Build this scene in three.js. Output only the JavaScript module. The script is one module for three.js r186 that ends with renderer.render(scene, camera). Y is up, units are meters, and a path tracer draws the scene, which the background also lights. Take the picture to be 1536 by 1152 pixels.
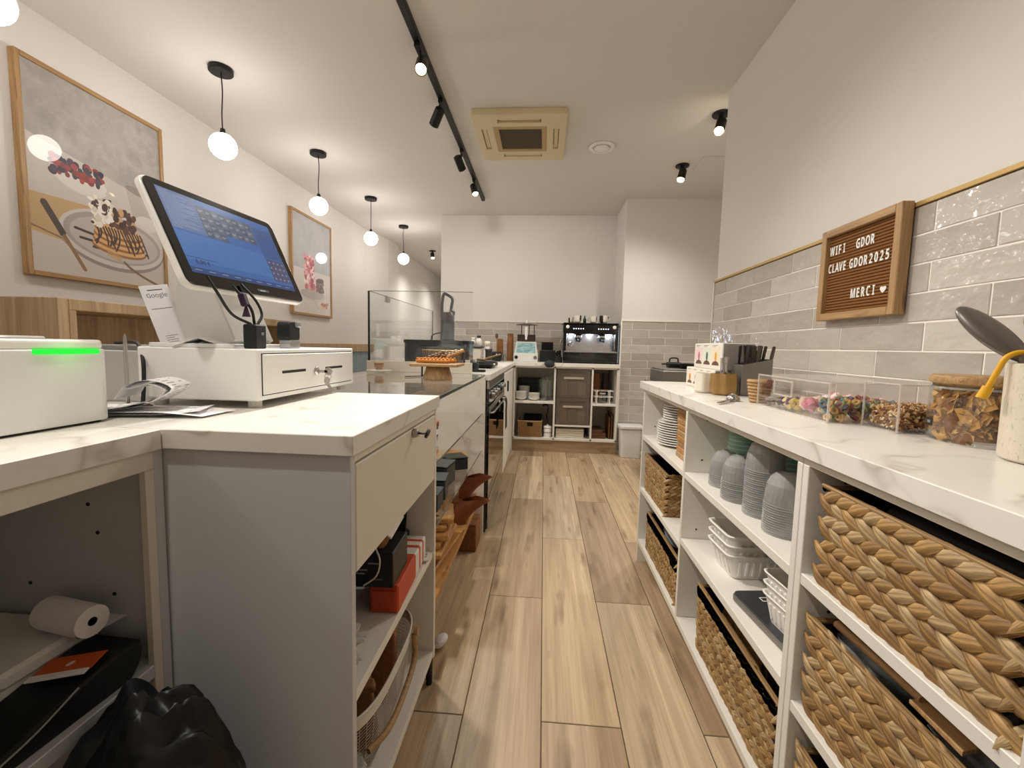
import * as THREE from 'three';
import { mergeGeometries } from 'three/addons/utils/BufferGeometryUtils.js';
import { FontLoader } from 'three/addons/loaders/FontLoader.js';
import { TextGeometry } from 'three/addons/geometries/TextGeometry.js';
import { RectAreaLightUniformsLib } from 'three/addons/lights/RectAreaLightUniformsLib.js';
RectAreaLightUniformsLib.init();

// ---------------------------------------------------------------- camera, exposure
const scene = new THREE.Scene();
scene.background = new THREE.Color(0x000000);
const renderer = new THREE.WebGLRenderer({ antialias: true });
renderer.toneMapping = THREE.LinearToneMapping;
renderer.toneMappingExposure = 0.92;
renderer.shadowMap.enabled = true;
const camera = new THREE.PerspectiveCamera(2 * Math.atan(576 / 654.2) * 180 / Math.PI, 1536 / 1152, 0.05, 60);
camera.position.set(0, 1.08, 0);
camera.rotation.order = 'YXZ';
camera.rotation.set(-0.08673, 0.07104, 0.02333);
scene.add(camera);
// lamp strengths (candela) and tints
const PENDANT = 0.18, TRACK = 5.0, SPOT = 4.0;
const COOL = new THREE.Color(1.0, 0.975, 0.98), WARM = new THREE.Color(1.0, 0.96, 0.88);
const CEIL = 2.55;

// ---------------------------------------------------------------- helpers
let seed = 12345;
function rnd() { seed |= 0; seed = seed + 0x6D2B79F5 | 0; let t = Math.imul(seed ^ seed >>> 15, 1 | seed); t = t + Math.imul(t ^ t >>> 7, 61 | t) ^ t; return ((t ^ t >>> 14) >>> 0) / 4294967296; }
const rr = (a, b) => a + (b - a) * rnd();
const V = (x, y, z) => new THREE.Vector3(x, y, z);
// tileable value noise
const PERM = new Float32Array(65536); for (let i = 0; i < 65536; i++) PERM[i] = rnd();
function vn(x, y, px, py) {
  const xi = Math.floor(x), yi = Math.floor(y), fx = x - xi, fy = y - yi;
  const u = fx * fx * (3 - 2 * fx), v = fy * fy * (3 - 2 * fy);
  const w = (a, b) => PERM[((((a % px) + px) % px) * 251 + (((b % py) + py) % py) * 4099 + px * 17) & 65535];
  return (w(xi, yi) * (1 - u) + w(xi + 1, yi) * u) * (1 - v) + (w(xi, yi + 1) * (1 - u) + w(xi + 1, yi + 1) * u) * v;
}
function fbm(u, v, fx, fy, oct = 4) { let s = 0, a = 0.5, n = 0; for (let o = 0; o < oct; o++) { s += a * vn(u * fx, v * fy, fx, fy); n += a; a *= 0.5; fx *= 2; fy *= 2; } return s / n; }
function tex(n, m, fn, srgb = true) {
  const d = new Uint8Array(n * m * 4);
  for (let j = 0; j < m; j++) for (let i = 0; i < n; i++) { const c = fn(i / n, j / m); const k = (j * n + i) * 4; d[k] = c[0]; d[k + 1] = c[1]; d[k + 2] = c[2]; d[k + 3] = 255; }
  const t = new THREE.DataTexture(d, n, m); t.wrapS = t.wrapT = THREE.RepeatWrapping; t.magFilter = THREE.LinearFilter; t.minFilter = THREE.LinearMipmapLinearFilter; t.generateMipmaps = true;
  if (srgb) t.colorSpace = THREE.SRGBColorSpace; t.needsUpdate = true; return t;
}
const mix3 = (a, b, t) => [a[0] + (b[0] - a[0]) * t, a[1] + (b[1] - a[1]) * t, a[2] + (b[2] - a[2]) * t];
const cl = x => Math.max(0, Math.min(255, x));
function rep(t, x, y) { const c = t.clone(); c.repeat.set(x, y); c.needsUpdate = true; return c; }
function canvasTex(w, h, draw) {
  const c = document.createElement('canvas'); c.width = w; c.height = h; const g = c.getContext('2d'); draw(g, w, h);
  const t = new THREE.CanvasTexture(c); t.colorSpace = THREE.SRGBColorSpace; t.needsUpdate = true; return t;
}
const M = (color, roughness = 0.5, o = {}) => new THREE.MeshStandardMaterial({ color, roughness, metalness: 0, ...o });
const MP = (color, roughness = 0.5, o = {}) => new THREE.MeshPhysicalMaterial({ color, roughness, metalness: 0, ...o });
// names
const used = {};
function numbered(n) { used[n] = (used[n] || 0) + 1; return used[n] === 1 ? n : n + '_' + String(used[n] - 1).padStart(3, '0'); }
function thing(name, label, category, pos = [0, 0, 0], turn = 0, group) {
  const o = new THREE.Group(); o.name = numbered(name); o.position.set(...pos); o.rotation.y = turn;
  o.userData = { label, category }; if (group) o.userData.group = group; scene.add(o); return o;
}
function dup(src, pos, turn, label, group) {
  const c = src.clone(); c.name = numbered(src.name.replace(/_\d\d\d$/, '')); c.userData = { ...src.userData }; scene.add(c);
  if (pos) c.position.set(...pos); if (turn !== undefined) c.rotation.y = turn; if (label) c.userData.label = label; if (group) c.userData.group = group; return c;
}
function structure(name, label) { const o = new THREE.Group(); o.name = name; o.userData = { label, kind: 'structure', category: name.split('_')[0] }; scene.add(o); return o; }
function add(parent, name, geo, mat, pos, rot, label) {
  const m = new THREE.Mesh(geo, mat); m.name = name; if (pos) m.position.set(...pos); if (rot) m.rotation.set(...rot);
  if (label) m.userData.label = label; parent.add(m); return m;
}
function single(name, label, category, geo, mat, pos, rot, group) {
  const m = add(scene, numbered(name), geo, mat, pos, rot); m.userData = { label, category }; if (group) m.userData.group = group; return m;
}
// geometry
function boxUV(g, ox = 0, oy = 0, swap = false) {           // uv in metres along the face's own axes
  const p = g.attributes.position, n = g.attributes.normal, uv = new Float32Array(p.count * 2);
  for (let i = 0; i < p.count; i++) {
    const ax = Math.abs(n.getX(i)), ay = Math.abs(n.getY(i)), az = Math.abs(n.getZ(i)); let a, b;
    if (ay >= ax && ay >= az) { a = p.getX(i); b = p.getZ(i); } else if (ax >= az) { a = p.getZ(i); b = p.getY(i); } else { a = p.getX(i); b = p.getY(i); }
    if (swap) { const t = a; a = b; b = t; }
    uv[2 * i] = a + ox; uv[2 * i + 1] = b + oy;
  }
  g.setAttribute('uv', new THREE.BufferAttribute(uv, 2)); return g;
}
function B(w, h, d, c = 0.0015, ox = 0, oy = 0, swap = false) {      // chamfered box, 44 triangles
  c = Math.min(c, w * 0.45, h * 0.45, d * 0.45); const X = w / 2, Y = h / 2, Z = d / 2, P = [], tri = (a, b, q) => {
    const ab = [b[0] - a[0], b[1] - a[1], b[2] - a[2]], ac = [q[0] - a[0], q[1] - a[1], q[2] - a[2]];
    const n = [ab[1] * ac[2] - ab[2] * ac[1], ab[2] * ac[0] - ab[0] * ac[2], ab[0] * ac[1] - ab[1] * ac[0]];
    if (n[0] * (a[0] + b[0] + q[0]) + n[1] * (a[1] + b[1] + q[1]) + n[2] * (a[2] + b[2] + q[2]) < 0) P.push(...a, ...q, ...b); else P.push(...a, ...b, ...q);
  }, quad = (a, b, e, f) => { tri(a, b, e); tri(a, e, f); };
  const v = (k, sx, sy, sz) => [sx * (k === 0 ? X : X - c), sy * (k === 1 ? Y : Y - c), sz * (k === 2 ? Z : Z - c)];
  for (const s of [-1, 1]) {
    quad(v(0, s, -1, -1), v(0, s, 1, -1), v(0, s, 1, 1), v(0, s, -1, 1));
    quad(v(1, -1, s, -1), v(1, 1, s, -1), v(1, 1, s, 1), v(1, -1, s, 1));
    quad(v(2, -1, -1, s), v(2, 1, -1, s), v(2, 1, 1, s), v(2, -1, 1, s));
    for (const t of [-1, 1]) {
      quad(v(0, s, t, -1), v(0, s, t, 1), v(1, s, t, 1), v(1, s, t, -1));
      quad(v(0, s, -1, t), v(0, s, 1, t), v(2, s, 1, t), v(2, s, -1, t));
      quad(v(1, -1, s, t), v(1, 1, s, t), v(2, 1, s, t), v(2, -1, s, t));
      for (const u of [-1, 1]) tri(v(0, s, t, u), v(1, s, t, u), v(2, s, t, u));
    }
  }
  const g = new THREE.BufferGeometry(); g.setAttribute('position', new THREE.Float32BufferAttribute(P, 3)); g.computeVertexNormals();
  return boxUV(g, ox, oy, swap);
}
const C = (rt, rb, h, s = 24, open = false) => new THREE.CylinderGeometry(rt, rb, h, s, 1, open);
const S = (r, a = 20, b = 14) => new THREE.SphereGeometry(r, a, b);
const L = (pts, s = 28) => new THREE.LatheGeometry(pts.map(p => new THREE.Vector2(p[0], p[1])), s);
const T = (pts, r, n = 24, s = 8, closed = false) => new THREE.TubeGeometry(new THREE.CatmullRomCurve3(pts.map(p => V(...p)), closed), n, r, s, closed);
function rrShape(w, h, r) { const s = new THREE.Shape(), x = -w / 2, y = -h / 2; s.moveTo(x + r, y); s.lineTo(x + w - r, y); s.quadraticCurveTo(x + w, y, x + w, y + r); s.lineTo(x + w, y + h - r); s.quadraticCurveTo(x + w, y + h, x + w - r, y + h); s.lineTo(x + r, y + h); s.quadraticCurveTo(x, y + h, x, y + h - r); s.lineTo(x, y + r); s.quadraticCurveTo(x, y, x + r, y); return s; }
const EX = (shape, depth, bev = 0.002, seg = 2) => new THREE.ExtrudeGeometry(shape, { depth, bevelEnabled: bev > 0, bevelThickness: bev, bevelSize: bev, bevelSegments: seg, curveSegments: 8 });
function poly(pts) { const s = new THREE.Shape(); pts.forEach((p, i) => i ? s.lineTo(...p) : s.moveTo(...p)); s.closePath(); return s; }
const xf = (g, pos = [0, 0, 0], rot = [0, 0, 0], sc = [1, 1, 1]) => { g.applyMatrix4(new THREE.Matrix4().compose(V(...pos), new THREE.Quaternion().setFromEuler(new THREE.Euler(...rot)), V(...sc))); return g; };
const merge = a => mergeGeometries(a.map(g => { const h = g.index ? g.toNonIndexed() : g; for (const k of Object.keys(h.attributes)) if (!['position', 'normal', 'uv'].includes(k)) h.deleteAttribute(k); return h; }));
// box given by its world extents, placed under an unrotated parent
function slab(parent, name, x0, x1, y0, y1, z0, z1, mat, c = 0.0012, swap = false, label) {
  let p = parent, o = V(0, 0, 0); while (p && p !== scene) { o.add(p.position); p = p.parent; }
  if (x0 > x1) [x0, x1] = [x1, x0]; if (z0 > z1) [z0, z1] = [z1, z0];
  return add(parent, name, B(x1 - x0, y1 - y0, z1 - z0, c, rr(0, 3), rr(0, 3), swap), mat, [(x0 + x1) / 2 - o.x, (y0 + y1) / 2 - o.y, (z0 + z1) / 2 - o.z], null, label);
}
const PI = Math.PI;
const ORD = ['bottom', 'second', 'third', 'fourth', 'fifth', 'sixth', 'seventh', 'eighth', 'ninth', 'tenth', 'eleventh'];
const nth = (i, n) => i === 0 ? 'bottom' : i === n - 1 ? 'topmost' : ORD[i] + ' from the bottom';
// ---------------------------------------------------------------- materials
const woodTones = [[164, 136, 104], [150, 124, 94], [174, 148, 116], [158, 130, 98]];
const floorTex = tex(512, 1024, (u, v) => {
  const g = fbm(u, v, 28, 3, 4), f = fbm(u, v, 96, 8, 2), s = fbm(u, v, 5, 2, 3), k = Math.max(0, fbm(u, v, 9, 5, 3) - 0.66) * 4;
  let t = 0.66 + 0.34 * (g - 0.5) + 0.2 * (f - 0.5) + 0.4 * (s - 0.5) - k * 0.45; t = Math.max(0.3, Math.min(1.05, t));
  return mix3([112, 90, 66], [232, 208, 174], t).map(cl);
});
const floorBump = tex(256, 512, (u, v) => { const g = 128 + 90 * (fbm(u, v, 48, 5, 3) - 0.5); return [g, g, g]; }, false);
const planks = [0xffffff, 0xece7e2, 0xf8f3ec, 0xe2dcd6].map(c => { const t = rep(floorTex, 1 / 0.46, 1 / 1.22); return M(c, 0.42, { map: t, bumpMap: rep(floorBump, 1 / 0.46, 1 / 1.22), bumpScale: 0.0006 }); });
const oakTex = tex(256, 512, (u, v) => {
  const w = 0.12 * (fbm(u, v, 3, 2, 3) - 0.5), g = fbm(u + w, v, 24, 2, 4), f = fbm(u, v, 64, 8, 2), k = Math.max(0, fbm(u, v, 6, 5, 2) - 0.7) * 3;
  return mix3([128, 98, 66], [214, 186, 146], Math.max(0, 0.62 + 0.7 * (g - 0.5) + 0.25 * (f - 0.5) - k)).map(cl);
});
const oak = M(0xffffff, 0.55, { map: rep(oakTex, 3, 1.2) });
const oakFrame = M(0xf2e4cc, 0.5, { map: rep(oakTex, 9, 2.5) });
const oakPale = M(0xfff0d6, 0.55, { map: rep(oakTex, 6, 2) });
const oakDark = M(0x8a6a48, 0.6, { map: rep(oakTex, 6, 2) });
const bamboo = M(0xffdca4, 0.5, { map: rep(oakTex, 10, 3) });
const marbleTex = tex(512, 512, (u, v) => {
  const w = fbm(u, v, 4, 4, 4), a = Math.abs(Math.sin(PI * (2 * u + 4 * v + 2.6 * w))), n = fbm(u, v, 12, 5, 3), ve = Math.pow(1 - a, 7) * 0.55 * Math.max(0, n * 1.9 - 0.55);
  const b = 0.1 * (fbm(u, v, 6, 6, 3) - 0.5); return mix3([238, 233, 224], [142, 128, 112], Math.max(0, Math.min(1, ve + b))).map(cl);
});
const marble = M(0xffffff, 0.28, { map: rep(marbleTex, 1.1, 1.1) });
const paintBump = tex(256, 256, (u, v) => { const g = 128 + 110 * (fbm(u, v, 40, 40, 3) - 0.5); return [g, g, g]; }, false);
const wallPaint = M(0xe6e1db, 0.85, { bumpMap: rep(paintBump, 4, 4), bumpScale: 0.0006 });
const ceilPaint = M(0xe0dbd4, 0.9, { bumpMap: rep(paintBump, 3, 3), bumpScale: 0.0005 });
const laminate = M(0xebe6dc, 0.45);
const laminateEdge = M(0xe4dccd, 0.5);
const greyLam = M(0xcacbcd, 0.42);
const kickMat = planks[3];            // plinths are cut from the floor planks
const grout = M(0xf4efe6, 0.9);
const floorGrout = M(0x5c4a3a, 0.9);
const tileBump = tex(512, 512, (u, v) => { const g = 128 + 170 * (fbm(u, v, 7, 10, 2) - 0.5) + 70 * (fbm(u, v, 22, 30, 2) - 0.5); return [g, g, g].map(cl); }, false);
const tileCol = tex(256, 256, (u, v) => { const t = fbm(u, v, 5, 8, 3) - 0.5; return [cl(200 + 16 * t), cl(191 + 16 * t), cl(181 + 16 * t)]; });
const tiles = [0xffffff, 0xf1f1f1, 0xe7e5e3].map(c => MP(c, 0.09, { map: rep(tileCol, 1.6, 3), bumpMap: rep(tileBump, 2.4, 2.4), bumpScale: 0.005 }));
const brass = M(0xb89a62, 0.45, { metalness: 0.55 });
const blackMetal = M(0x14130f, 0.45, { metalness: 0.3 });
const black = M(0x0c0c0d, 0.5);
const blackGloss = MP(0x070708, 0.12, { clearcoat: 0.5 });
const blackCloth = M(0x0b0a0b, 0.95);
const steel = M(0xb9b6b0, 0.28, { metalness: 0.95 });
const steelDull = M(0x8b8882, 0.45, { metalness: 0.85 });
const chrome = M(0xd8d8d8, 0.1, { metalness: 1 });
const white = M(0xf1efea, 0.4);
const whiteGloss = MP(0xf2efe8, 0.18, { clearcoat: 0.5 });
const offWhite = M(0xe7dfcf, 0.5);
const plasticWhite = M(0xe9e8e4, 0.38);
const paper = M(0xf2efee, 0.85);
const kraft = M(0xa9764a, 0.85, { map: rep(tex(128, 128, (u, v) => { const t = fbm(u, v, 20, 20, 3) - 0.5; return [cl(214 + 60 * t), cl(206 + 60 * t), cl(196 + 60 * t)]; }), 6, 6) });
const kraftDark = M(0x7a5233, 0.85);
const leather = M(0x7a3c1a, 0.6);
const glass = MP(0xfdfefe, 0.02, { transmission: 1, thickness: 0, ior: 1.5 });
const glassEdge = MP(0x35544c, 0.15, { transmission: 0.2, thickness: 0 });
const acrylic = MP(0xffffff, 0.06, { transmission: 1, thickness: 0, ior: 1.45 });
const clearPlastic = MP(0xd8d8d6, 0.05, { transmission: 0.58, thickness: 0, ior: 1.5, clearcoat: 1, clearcoatRoughness: 0.04 });
const smoked = MP(0xd2c6b8, 0.1, { transmission: 0.86, thickness: 0, ior: 1.45 });
const smokedDark = MP(0x55585c, 0.12, { transmission: 0.6, thickness: 0, ior: 1.45 });
const bagFilm = MP(0xe8e8ea, 0.25, { transmission: 0.75, thickness: 0, ior: 1.3, side: THREE.DoubleSide });
const gold = M(0xa27f4c, 0.35, { metalness: 0.35 });
const fibreTex = tex(128, 256, (u, v) => { const g = fbm(u, v, 30, 3, 3), s = fbm(u, v, 4, 3, 2); return mix3([88, 66, 42], [226, 194, 142], Math.max(0, Math.min(1, 0.62 + 0.9 * (g - 0.5) + 0.5 * (s - 0.5)))).map(cl); });
const fibres = [0xffffff, 0xe6d8c2, 0xd2bea0, 0xf6e6c8].map(c => M(c, 0.62, { map: fibreTex }));
const liner = M(0x1d150f, 0.95);

// ---------------------------------------------------------------- room shell
const floor = structure('floor', 'brown wood-look plank tile floor with dark joints');
slab(floor, 'subfloor', -3.2, 2.2, -0.12, -0.002, -10.2, 2.7, floorGrout);
{
  const W = 0.229, LEN = 1.222, gap = 0.003, gs = [0, 1, 2, 3, 4].map(i => B(W - gap, 0.01, LEN - gap, 0.0012, rr(0, 4), rr(0, 4)));
  for (let i = -11; i <= 8; i++) {
    const x0 = 0.0235 + i * W, off = ((i % 2) + 2) % 2 ? -1.80 : -1.178;
    for (let k = -3; k <= 3; k++) {
      const zc = off + k * LEN - LEN / 2; if (zc > 2.4 || zc < -5.2) continue;
      add(floor, 'plank', gs[Math.floor(rnd() * 5)], planks[Math.floor(rnd() * 4)], [x0 + W / 2, -0.005, zc], rnd() < 0.5 ? [0, PI, 0] : null);
    }
  }
}
const ceiling = structure('ceiling', 'plain off-white painted plaster ceiling');
slab(ceiling, 'plaster', -3.2, 2.2, CEIL, CEIL + 0.12, -10.2, 2.7, ceilPaint);
{ // access hatch outline: four thin strips standing off the plaster
  const h = add(ceiling, 'hatch_frame', merge([xf(B(0.38, 0.004, 0.006), [1.36, CEIL - 0.002, -4.13]), xf(B(0.006, 0.004, 0.58), [1.168, CEIL - 0.002, -3.84]), xf(B(0.38, 0.004, 0.006), [1.36, CEIL - 0.002, -3.55]), xf(B(0.006, 0.004, 0.58), [1.55, CEIL - 0.002, -3.84])]), ceilPaint);
  h.userData.label = 'thin frame of a ceiling hatch';
}
const wallLeft = structure('wall_left', 'off-white painted wall with a low oak capped wainscot');
slab(wallLeft, 'plaster', -2.50, -2.36, 0, CEIL, -5.72, 2.7, wallPaint);
add(wallLeft, 'plaster', EX(poly([[-2.5, 5.7], [-2.36, 5.7], [-2.25, 6.2], [-2.25, 6.65], [-2.30, 6.65], [-2.36, 10.2], [-2.5, 10.2]]), CEIL, 0), wallPaint, [0, 0, 0], [-PI / 2, 0, 0]);
slab(wallLeft, 'wainscot_cap', -2.36, -2.325, 0.965, 1.06, -6.15, -2.6, oak);
{
  const a = []; for (let z = -6.1; z < -2.6; z += 0.05) a.push(xf(B(0.014, 0.955, 0.042, 0.002), [-2.352, 0.4875, z]));
  const m = add(wallLeft, 'slat_panel', merge(a), M(0x8fa0a4, 0.6)); m.userData.kind = 'stuff'; m.userData.label = 'blue grey vertical slat wainscot';
}
const wallBack = structure('wall_back', 'back wall with pale upper plaster and grey glazed tiles');
slab(wallBack, 'plaster', -1.21, 0.9, 0, CEIL, -5.2, -5.05, wallPaint);
slab(wallBack, 'plaster', -1.21, -1.08, 0, CEIL, -10.2, -5.2, wallPaint);
slab(wallBack, 'plaster', -2.6, -1.0, 0, CEIL, -10.2, -10.05, wallPaint);
slab(wallBack, 'plaster', 0.772, 2.2, 0, CEIL, -5.2, -4.50, wallPaint);
const wallRight = structure('wall_right', 'warm white painted wall above glossy grey running-bond tiles');
slab(wallRight, 'plaster', 1.008, 1.16, 0, CEIL, -2.70, 2.7, wallPaint);
slab(wallRight, 'plaster', 1.95, 2.1, 0, CEIL, -4.6, -2.5, wallPaint);
slab(wallRight, 'plaster', 1.1, 2.1, 0, CEIL, -2.70, -2.56, wallPaint);
const wallNear = structure('wall_front', 'plain painted wall behind the camera');
slab(wallNear, 'plaster', -2.5, 1.16, 0, CEIL, 2.5, 2.66, wallPaint);
{ // glazed tiles, one mesh each
  const W = 0.326, Hh = 0.0777, g = 0.0040, cache = {};
  const geo = (len, flat) => { const k = len.toFixed(3) + flat; if (!cache[k]) cache[k] = [0, 1, 2].map(() => flat ? B(len, Hh - g, 0.009, 0.0016, rr(0, 5), rr(0, 5)) : B(0.009, Hh - g, len, 0.0016, rr(0, 5), rr(0, 5))); return cache[k][Math.floor(rnd() * 3)]; };
  const row = (parent, r, y, a0, a1, start, place, flat) => {
    for (let k = -14; k < 14; k++) {
      const s = Math.max(a0, start + k * W), e = Math.min(a1, start + (k + 1) * W); if (e - s < 0.012) continue;
      add(parent, 'tile', geo(e - s - g, flat), tiles[Math.floor(rnd() * 3)], place((s + e) / 2, y), [rr(-0.006, 0.006), rr(-0.003, 0.003), 0]);
    }
  };
  slab(wallRight, 'grout_bed', 0.9972, 1.0085, 0.90, 1.478, -2.70, 1.2, grout);
  for (let r = 0; r < 8; r++) { const y = 1.4795 - (r + 0.5) * Hh; row(wallRight, r, y, -2.695, 1.2, (r % 2) ? -1.066 : -1.232, (a, yy) => [0.9995, yy, a], false); }
  slab(wallRight, 'brass_trim', 0.990, 1.008, 1.4795, 1.492, -2.70, 1.2, brass);
  slab(wallRight, 'corner_trim', 0.990, 1.012, 0.9, 1.4795, -2.706, -2.694, white);
  slab(wallBack, 'grout_bed', 0.775, 1.95, 0, 1.353, -4.50, -4.4900, grout);
  for (let r = 0; r < 18; r++) { const y = 1.353 - (r + 0.5) * Hh; if (y < 0.03) break; row(wallBack, r, y, 0.778, 1.945, (r % 2) ? 0.72 : 0.88, (a, yy) => [a, yy, -4.4925], true); }
  slab(wallBack, 'edge_trim', 0.766, 1.95, 1.353, 1.363, -4.505, -4.483, laminateEdge);
  slab(wallBack, 'grout_bed', -1.2, 0.772, 0.90, 1.35, -5.05, -5.0400, grout);
  for (let r = 0; r < 6; r++) { const y = 1.35 - (r + 0.5) * Hh; row(wallBack, r, y, -1.2, 0.77, (r % 2) ? -1.24 : -1.08, (a, yy) => [a, yy, -5.0425], true); }
  slab(wallBack, 'edge_trim', -1.2, 0.772, 1.35, 1.36, -5.05, -5.03, laminateEdge);
  slab(wallBack, 'edge_trim', 0.764, 0.776, 0, 1.353, -4.505, -4.484, white);
}
// ---------------------------------------------------------------- lamps and ceiling fittings
const globeMat = new THREE.MeshStandardMaterial({ color: 0xffffff, roughness: 0.35, emissive: 0xfff6ee, emissiveIntensity: 13.0 });
const bulbMat = new THREE.MeshStandardMaterial({ color: 0xffffff, roughness: 0.3, emissive: 0xffe2b0, emissiveIntensity: 9.0 });
function pendant(z, where) {
  const t = thing('pendant_lamp', 'white glass globe pendant on a black cord, ' + where, 'lamp', [-1.8, CEIL, z], 0, 'globe pendant lamps');
  add(t, 'canopy', L([[0, 0], [0.058, 0], [0.06, -0.004], [0.06, -0.022], [0.057, -0.026], [0, -0.026]], 28), blackMetal);
  const b = 0.006 * Math.sin(z * 7);
  add(t, 'cord', T([[0, -0.02, 0], [b, -0.12, 0], [-b * 0.4, -0.24, 0], [0, -0.34, 0]], 0.0032, 16, 6), black);
  add(t, 'cap', L([[0, -0.315], [0.012, -0.316], [0.014, -0.335], [0.02, -0.343], [0, -0.345]], 16), blackMetal);
  add(t, 'globe', S(0.068, 28, 20), globeMat, [0, -0.408, 0]);
  const l = new THREE.PointLight(COOL, PENDANT, 0, 2); l.name = 'globe_light'; l.position.set(0, -0.408, 0); l.shadow.radius = 3.2; l.castShadow = true; t.add(l);
}
pendant(-1.36, 'in front of the pancake picture'); pendant(-2.39, 'past the far edge of the pancake picture'); pendant(-3.42, 'before the pink dessert picture');
pendant(-4.46, 'beyond the pink dessert picture'); pendant(-5.50, 'last of the row by the passage'); pendant(-0.33, 'first of the row near the entrance'); pendant(0.7, 'nearest the entrance');

function aim(o, d) { o.quaternion.setFromUnitVectors(V(0, -1, 0), V(...d).normalize()); }
{
  const t = thing('lighting_track', 'long black lighting track along the ceiling', 'track', [-0.65, CEIL, -1.2]);
  add(t, 'rail', B(0.034, 0.03, 6.55, 0.003), blackMetal, [0, -0.015, 0.02]);
  add(t, 'end_cap', B(0.036, 0.032, 0.02, 0.003), black, [0, -0.016, -3.265]);
}
function trackSpot(z, dx, dir, on, where) {
  const t = thing('track_spotlight', where, 'spotlight', [-0.65, CEIL - 0.03, z], 0, 'spotlights on the ceiling track');
  add(t, 'adapter', B(0.03, 0.02, 0.085, 0.003), blackMetal, [0, -0.01, 0]);
  add(t, 'arm', C(0.006, 0.006, 0.04, 10), blackMetal, [dx * 0.5, -0.035, 0]);
  const h = new THREE.Group(); h.name = 'head'; h.position.set(dx, -0.085, 0); aim(h, dir); t.add(h);
  add(h, 'can', L([[0, 0.055], [0.022, 0.055], [0.029, 0.05], [0.03, -0.05], [0.027, -0.05], [0.026, -0.03]], 24), blackMetal);
  if (on) {
    add(h, 'bulb', L([[0, -0.028], [0.02, -0.03], [0.026, -0.042], [0.02, -0.054], [0, -0.058]], 18), bulbMat);
    const l = new THREE.SpotLight(WARM, TRACK * on, 0, 0.98, 0.75, 2); l.name = 'beam'; l.position.set(0, -0.066, 0); l.target.position.set(0, -1, 0); l.shadow.radius = 1.4; l.castShadow = true; h.add(l); h.add(l.target);
  } else add(h, 'lens', C(0.025, 0.025, 0.004, 18), M(0xe8e2d6, 0.3), [0, -0.046, 0]);
}
trackSpot(-2.22, 0.012, [0.12, -0.75, 0.66], 0.8, 'black track spotlight shining toward the till counter');
trackSpot(-2.70, -0.03, [-0.5, -0.5, -0.6], 0, 'unlit looking black track spotlight turned to the posters');
trackSpot(-3.36, -0.02, [0.25, -0.62, -0.72], 0.62, 'black track spotlight turned toward the back wall');
trackSpot(-3.92, 0.0, [0.28, -0.85, 0.42], 1, 'lit black track spotlight beside the end of the track');
trackSpot(-1.62, -0.02, [0.42, -0.88, 0.2], 1.25, 'lit black track spotlight at the middle of the track');
trackSpot(-0.3, 0, [0.38, -0.92, -0.2], 0.8, 'lit black track spotlight at the near end of the track');
function ceilingSpot(x, z, dir, k, where) {
  const t = thing('ceiling_spotlight', where, 'spotlight', [x, CEIL, z], 0, 'round black ceiling spotlights');
  add(t, 'base', L([[0, 0], [0.052, 0], [0.053, -0.008], [0.05, -0.013], [0, -0.013]], 26), blackMetal);
  add(t, 'neck', C(0.014, 0.014, 0.03, 14), blackMetal, [0, -0.026, 0]);
  const h = new THREE.Group(); h.name = 'head'; h.position.set(0, -0.075, 0); aim(h, dir); t.add(h);
  add(h, 'can', L([[0, 0.045], [0.022, 0.045], [0.03, 0.036], [0.031, -0.028], [0.028, -0.028]], 24), blackMetal);
  add(h, 'bulb', L([[0, -0.018], [0.022, -0.02], [0.029, -0.035], [0.022, -0.05], [0, -0.056]], 18), bulbMat);
  const l = new THREE.SpotLight(WARM, SPOT * k, 0, 1.3, 0.8, 2); l.name = 'beam'; l.position.set(0, -0.064, 0); l.target.position.set(0, -1, 0); l.shadow.radius = 1.5; l.castShadow = true; h.add(l); h.add(l.target);
}
ceilingSpot(1.055, -2.93, [-0.3, -1, 0.25], 1, 'round black ceiling spotlight beside the corner of the tiled wall');
ceilingSpot(1.06, -3.71, [-0.2, -1, -0.05], 1, 'round black ceiling spotlight by the ceiling hatch');
ceilingSpot(-1.75, -8.6, [0, -1, 0.1], 1.2, 'round ceiling spotlight at the far end of the passage');
ceilingSpot(-1.80, -6.93, [0.1, -1, -0.1], 1.3, 'round ceiling spotlight in the passage behind the glass guard');
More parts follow.
